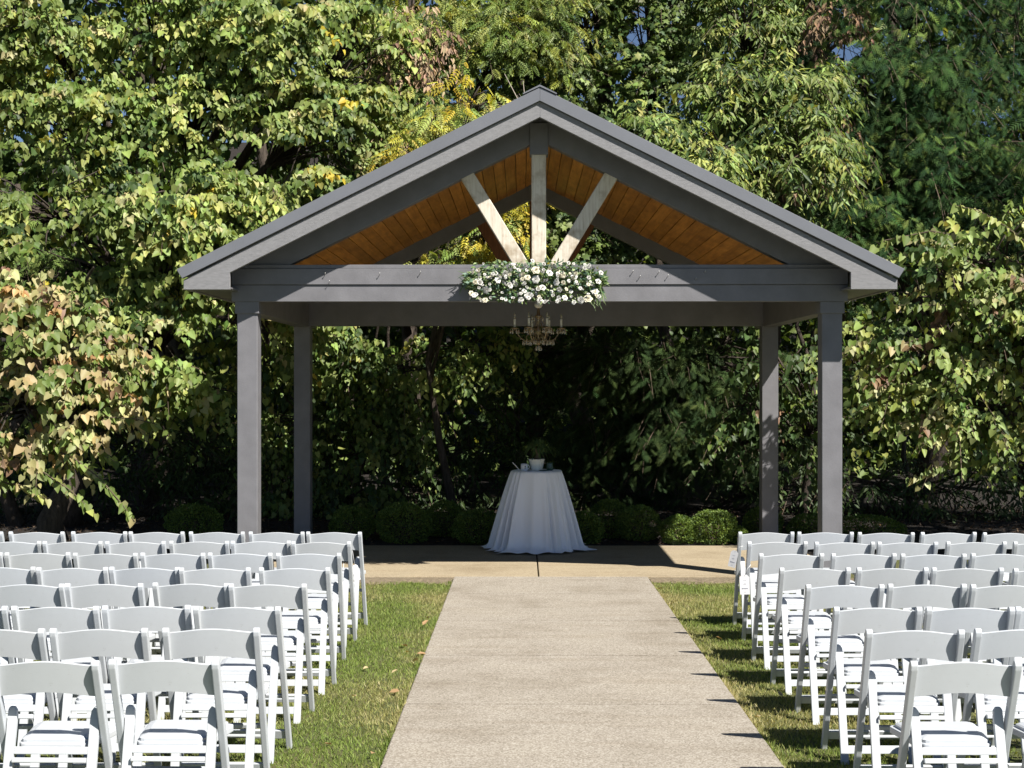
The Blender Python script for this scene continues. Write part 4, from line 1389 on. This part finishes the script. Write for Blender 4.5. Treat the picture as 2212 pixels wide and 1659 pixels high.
tree('hemlock_tree', 'dim feathery evergreen behind the right half of the pavilion', 'tree', 12, (1430, 22.5, 400),
     [(1380, 760, 130, 70, 20.6, 0.7), (1540, 770, 130, 80, 20.5, 0.7), (1450, 880, 160, 100, 20.9, 0.7), (1600, 920, 110, 100, 20.8, 0.7), (1280, 860, 120, 110, 21.3, 0.6), (1180, 760, 90, 60, 21.4, 0.5), (1330, 1010, 130, 80, 21.5, 0.5)],
     'frond', 0.20, [(0.028, 0.050, 0.018), (0.042, 0.068, 0.022), (0.065, 0.095, 0.028)], [3, 3, 1.5], 150, 8, 0.6, droop=0.5, hang=0.5, thr=0.38, mat='needle', trunk_r=0.13)
tree('understory_tree', 'slender understory tree with hanging heart leaves between the right posts', 'tree', 13, (1730, 20.0, 600),
     [(1700, 800, 90, 90, 18.9, 0.5), (1620, 860, 80, 90, 19.0, 0.5), (1740, 940, 100, 90, 18.8, 0.5), (1600, 960, 80, 60, 19.0, 0.4), (1860, 760, 80, 80, 18.6, 0.5)],
     'heart', 0.10, [GRN, DGR, LGR, BRN], [3, 5, 1, 0.5], 34, 9, 0.5, droop=0.5, hang=1.0, thr=0.44, f=1.7, trunk_r=0.06)
tree('dense_shrub', 'dark tall shrub filling the shade at the left behind the lawn', 'tree', 14, (420, 20.6, 900),
     [(260, 960, 150, 120, 20.2, 0.6), (430, 960, 140, 120, 20.4, 0.6), (350, 1080, 160, 70, 20.0, 0.5), (140, 1060, 120, 80, 20.0, 0.5), (520, 1070, 90, 80, 20.2, 0.5), (-40, 1060, 100, 90, 20.4, 0.5)],
     'lance', 0.12, [DGR, (0.045, 0.07, 0.025), (0.08, 0.12, 0.035)], [4, 3, 1], 90, 9, 0.45, droop=0.4, hang=0.8, thr=0.42, f=1.7, trunk_r=0.06)
tree('dense_shrub', 'dark tall shrub filling the shade at the right behind the chairs', 'tree', 15, (1960, 21.0, 900),
     [(1880, 1060, 140, 90, 20.2, 0.5), (2060, 1070, 150, 90, 20.0, 0.5), (2220, 1040, 130, 100, 20.0, 0.5), (1720, 1070, 110, 80, 20.6, 0.5), (1560, 1080, 120, 70, 21.0, 0.5)],
     'lance', 0.12, [DGR, (0.045, 0.07, 0.025), (0.08, 0.12, 0.035)], [4, 3, 1], 90, 9, 0.45, droop=0.4, hang=0.8, thr=0.42, f=1.7, trunk_r=0.06)
tree('dense_shrub', 'dark tall shrub filling the shade behind the draped table', 'tree', 16, (1120, 22.2, 900),
     [(980, 960, 140, 110, 21.6, 0.5), (1120, 940, 130, 120, 21.8, 0.5), (1000, 1090, 150, 70, 21.4, 0.5), (1200, 1080, 150, 80, 21.6, 0.5), (1400, 1090, 140, 70, 21.6, 0.5), (880, 1090, 110, 70, 21.2, 0.4)],
     'lance', 0.12, [DGR, (0.045, 0.07, 0.025), (0.08, 0.12, 0.035)], [5, 3, 1], 90, 9, 0.45, droop=0.4, hang=0.8, thr=0.42, f=1.7, trunk_r=0.06)

# withered vine clumps hanging in the trees
WITH = [(0.30, 0.20, 0.125), (0.22, 0.145, 0.095), (0.38, 0.28, 0.18)]
for i, (lab, bl) in enumerate([('withered brown vine curtain hanging left of the ridge', [(870, 150, 60, 90, 21.0, 0.3), (930, 110, 70, 60, 21.2, 0.3), (905, 50, 60, 60, 21.4, 0.3)]),
                               ('withered brown vine clump above the left roof slope', [(830, 310, 45, 45, 20.6, 0.3), (800, 360, 30, 25, 20.4, 0.2)]),
                               ('pale brown dead vine hanging in the tree over the right slope', [(1775, 320, 32, 60, 20.4, 0.25), (1790, 270, 30, 40, 20.6, 0.2)]),
                               ('brown dead vine clump resting above the right roof slope', [(1650, 410, 50, 45, 19.8, 0.25)]),
                               ('dry brown leaf cluster high at the top right of the trees', [(1800, 60, 60, 70, 21.2, 0.3), (1830, 140, 30, 30, 21.2, 0.2)])]):
    tree('withered_vine', lab, 'vine', 40 + i, (bl[0][0], bl[0][4] + 0.5, bl[0][1]), bl, 'curl', 0.13, WITH, [3, 3, 2], 26, 10, 0.32, droop=1.1, hang=1.6, thr=0.25, mat='dryleaf', trunk_r=0.03, jit=0.2, twig_every=2, limb=False)

# bare dead branches by the ridge
T = Tubes()
rng = np.random.default_rng(8)
base_pt = W(1180, 330, 20.0)
root = empty('dead_branch', base_pt)
tag(root, 'bare pale dead branches sticking up left of the ridge', 'branch')
I0 = Vector(root.location)
T.add([W(1297, 340, 23.4) - I0, W(1262, 345, 21.8) - I0, base_pt - I0], [0.035, 0.03, 0.02], 6)
for (x, y) in ((1165, 205), (1110, 215), (1130, 175), (1090, 160), (1060, 225), (1190, 225)):
    e = W(x, y, 20.3) - I0; s = base_pt - I0
    m1 = s.lerp(e, 0.45) + Vector(rng.normal(0, 0.12, 3))
    T.add([s, m1, e], [0.016, 0.010, 0.004], 5)
    for k in range(3):
        s2 = m1.lerp(e, rng.uniform(0, 0.8)); e2 = s2 + Vector((rng.normal(0, 0.25), rng.normal(0, 0.15), rng.uniform(-0.1, 0.35)))
        T.add([s2, s2.lerp(e2, 0.5) + Vector(rng.normal(0, 0.03, 3)), e2], [0.006, 0.004, 0.002], 4)
link('branches', T.mesh('branches'), M['deadwood'], root)

# the wood behind: trunks one can tell apart, then one mass of leaves
rng = np.random.default_rng(77)
for i, (px, Y, r, lab) in enumerate([(1140, 26.0, 0.16, 'dark trunk in the wood left of the bare maple trunk'), (1560, 26.5, 0.15, 'dark trunk in the wood right of the ridge'),
                                     (300, 26.0, 0.17, 'dark trunk seen in the gap of the large left tree'), (560, 25.5, 0.14, 'dark trunk behind the left roof slope'), (1780, 27.0, 0.14, 'slim trunk near the sky gap at the right'), (130, 18.9, 0.20, 'broad dark trunk in the shade at far left')]):
    b = W(px, 0, Y); z0 = gz(b.x, Y) - 0.1
    root = empty('tree_trunk', (b.x, Y, z0)); tag(root, lab, 'trunk')
    T = Tubes()
    hgt = 11.5 if Y > 20 else 3.2
    w = rng.normal(0, 0.12, (6, 2))
    T.add([(w[k, 0] * (k > 0), w[k, 1], hgt * k / 5) for k in range(6)], [r * (1.2 if k == 0 else 1 - 0.1 * k) for k in range(6)], 10)
    for k in range(7):
        z = rng.uniform(0.35, 0.95) * hgt; a = rng.uniform(0, 6.28); l = rng.uniform(0.8, 2.2)
        T.add([(0, 0, z), (math.cos(a) * l * 0.5, math.sin(a) * l * 0.5, z + l * 0.35), (math.cos(a) * l, math.sin(a) * l, z + l * 0.5)], [r * 0.35, r * 0.2, 0.015], 5)
    link('trunk', T.mesh('trunk'), M['bark'], root)
cl = Cloud()
n = 105000
Y = rng.uniform(24.5, 31, n)
X = rng.uniform(-15, 15, n)
Z = rng.uniform(-0.1, 13.0, n)
P = np.stack([X, Y, Z], 1)
den = clumpy(P, 0.55, 4.0)
hi = np.clip((Z - 4.5) / 5.5, 0, 1)
keep = (den > 0.16 + 0.22 * hi) & ~in_gap(P)
P = P[keep]; n = len(P)
D = rng.normal(0, 1, (n, 3)) + np.array([0, -0.3, -0.7])
U = rng.normal(0, 0.6, (n, 3)) + np.array([0.3, -0.6, 0.8])
C = pal(rng, n, [DGR, GRN, (0.08, 0.12, 0.035), LGR, YGR], [4, 4, 3, 1.6, 0.7]) * rng.uniform(0.7, 1.3, (n, 1))
cl.add(P, D, U, rng.uniform(0.12, 0.22, n), C)
w = link('distant_wood', cl.mesh('distant_wood', 'heart'), M['leaf'])
tag(w, 'dense mass of wood behind the trees', 'wood', kind='stuff')

# ------------------------------------------------------------------ lawn blades, mulch chips, fallen leaves
rng = np.random.default_rng(12)
cl = Cloud()
def blades(n, x0, x1, y0, y1, hmin, hmax):
    X = rng.uniform(x0, x1, n); Y = rng.uniform(y0, y1, n)
    ok = ~((X > PX0 - 0.004) & (X < PX1 + 0.004)) & (Y < 14.12 + 0.06 * np.sin(X * 9))
    X, Y = X[ok], Y[ok]
    m = len(X)
    z = -0.013 * np.minimum(Y, 14.45)
    P = np.stack([X, Y, z], 1)
    D = np.stack([rng.normal(0, 0.55, m), rng.normal(0, 0.55, m), np.ones(m)], 1)
    U = np.stack([rng.normal(0, 1, m), rng.normal(-0.5, 1, m), rng.normal(0.2, 0.3, m)], 1)
    patch = clumpy(np.stack([X * 1.4, Y * 0.9, X * 0], 1), 1.6, 9.0)
    dry = np.clip((patch - 0.38) * 2.4 + rng.normal(0, 0.28, m), 0, 1)[:, None]
    g = pal(rng, m, [(0.19, 0.26, 0.055), (0.25, 0.32, 0.075), (0.13, 0.195, 0.04)], [3, 2, 2])
    s = pal(rng, m, [(0.42, 0.37, 0.17), (0.34, 0.32, 0.12), (0.52, 0.45, 0.25)], [3, 3, 1])
    C = (g * (1 - dry) + s * dry) * rng.uniform(0.75, 1.25, (m, 1))
    cl.add(P, D, U, rng.uniform(hmin, hmax, m), C)
blades(52000, -1.75, PX0, 5.5, 14.3, 0.014, 0.034)
blades(52000, PX1, 2.15, 5.5, 14.3, 0.014, 0.034)
blades(52000, -6.2, -1.75, 4.8, 14.2, 0.02, 0.045)
blades(52000, 2.15, 6.6, 4.8, 14.2, 0.02, 0.045)
blades(2600, PX0 - 0.03, PX0 + 0.0, 5.5, 14.3, 0.025, 0.05)
blades(2600, PX1 - 0.0, PX1 + 0.03, 5.5, 14.3, 0.025, 0.05)
g = link('grass', cl.mesh('grass', 'blade', 0.16), M['grass'])
tag(g, 'short green and straw grass blades of the lawn', 'grass', kind='stuff')

# mulch chips and leaf litter
cl = Cloud()
n = 9000
X = rng.uniform(-8, 8, n); Y = rng.uniform(17.27, 21.5, n)
z = np.array([gz(x, y) for x, y in zip(X, Y)]) + 0.036
P = np.stack([X, Y, z], 1)
D = np.stack([rng.normal(0, 1, n), rng.normal(0, 1, n), rng.normal(0.1, 0.25, n)], 1)
U = np.stack([rng.normal(0, 0.5, n), rng.normal(-0.3, 0.5, n), np.ones(n)], 1)
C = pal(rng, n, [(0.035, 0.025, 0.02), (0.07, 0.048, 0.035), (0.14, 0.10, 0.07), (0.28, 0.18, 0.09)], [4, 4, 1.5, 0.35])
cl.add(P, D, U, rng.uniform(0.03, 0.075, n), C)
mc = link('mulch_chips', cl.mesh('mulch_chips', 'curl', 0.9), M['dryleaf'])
tag(mc, 'shredded bark chips and dead leaves over the bed', 'mulch', kind='stuff')

fl = leaves_mesh('fallen_leaf', 'curl', np.array([[0, 0, 0.0]]), np.array([[0, 1.0, 0.05]]), np.array([[0, 0, 1.0]]), np.array([1.0]), np.array([[0.42, 0.27, 0.14]]), 1.6)
fl2 = leaves_mesh('fallen_leaf', 'curl', np.array([[0, 0, 0.0]]), np.array([[0, 1.0, 0.05]]), np.array([[0, 0, 1.0]]), np.array([1.0]), np.array([[0.50, 0.40, 0.22]]), 1.3)
rs = random.Random(4)
fspots = [(795, 1452), (868, 1403), (878, 1420), (868, 1505), (845, 1465), (900, 1422), (892, 1440), (846, 1640), (925, 1345), (913, 1360), (760, 1515), (700, 1620), (1440, 1310), (1655, 1370), (1580, 1460), (1425, 1278), (1690, 1515), (1560, 1390), (1600, 1560), ]
for i, (px, py) in enumerate(fspots):
    d = K * CZ / (py - 870.0)
    x = (px - VX) / K * d
    if PX0 - 0.05 < x < PX1 + 0.05:
        x = PX0 - 0.06 if x < 0.3 else PX1 + 0.06
    o = link('fallen_leaf', fl if i % 2 else fl2, M['dryleaf'], None, (x, d, gz(x, d) + 0.032), (rs.uniform(-0.5, 0.5), rs.uniform(-0.5, 0.5), rs.uniform(0, 6.28)))
    s = rs.uniform(0.04, 0.075); o.scale = (s, s, s)
    sd2 = 'left' if x < 0.3 else 'right'
    rw = min(ROWY, key=lambda r_: abs(ROWY[r_] + 0.2 - d))
    near = 'at the path edge' if min(abs(x - PX0), abs(x - PX1)) < 0.16 else 'out in the grass'
    tag(o, f'{"tiny" if i == 6 else "dry"} {"brown" if i % 2 else "straw"} leaf {sd2} of aisle {near}, level with {rowname[rw]}', 'leaf', f'fallen leaves {sd2} of the aisle')
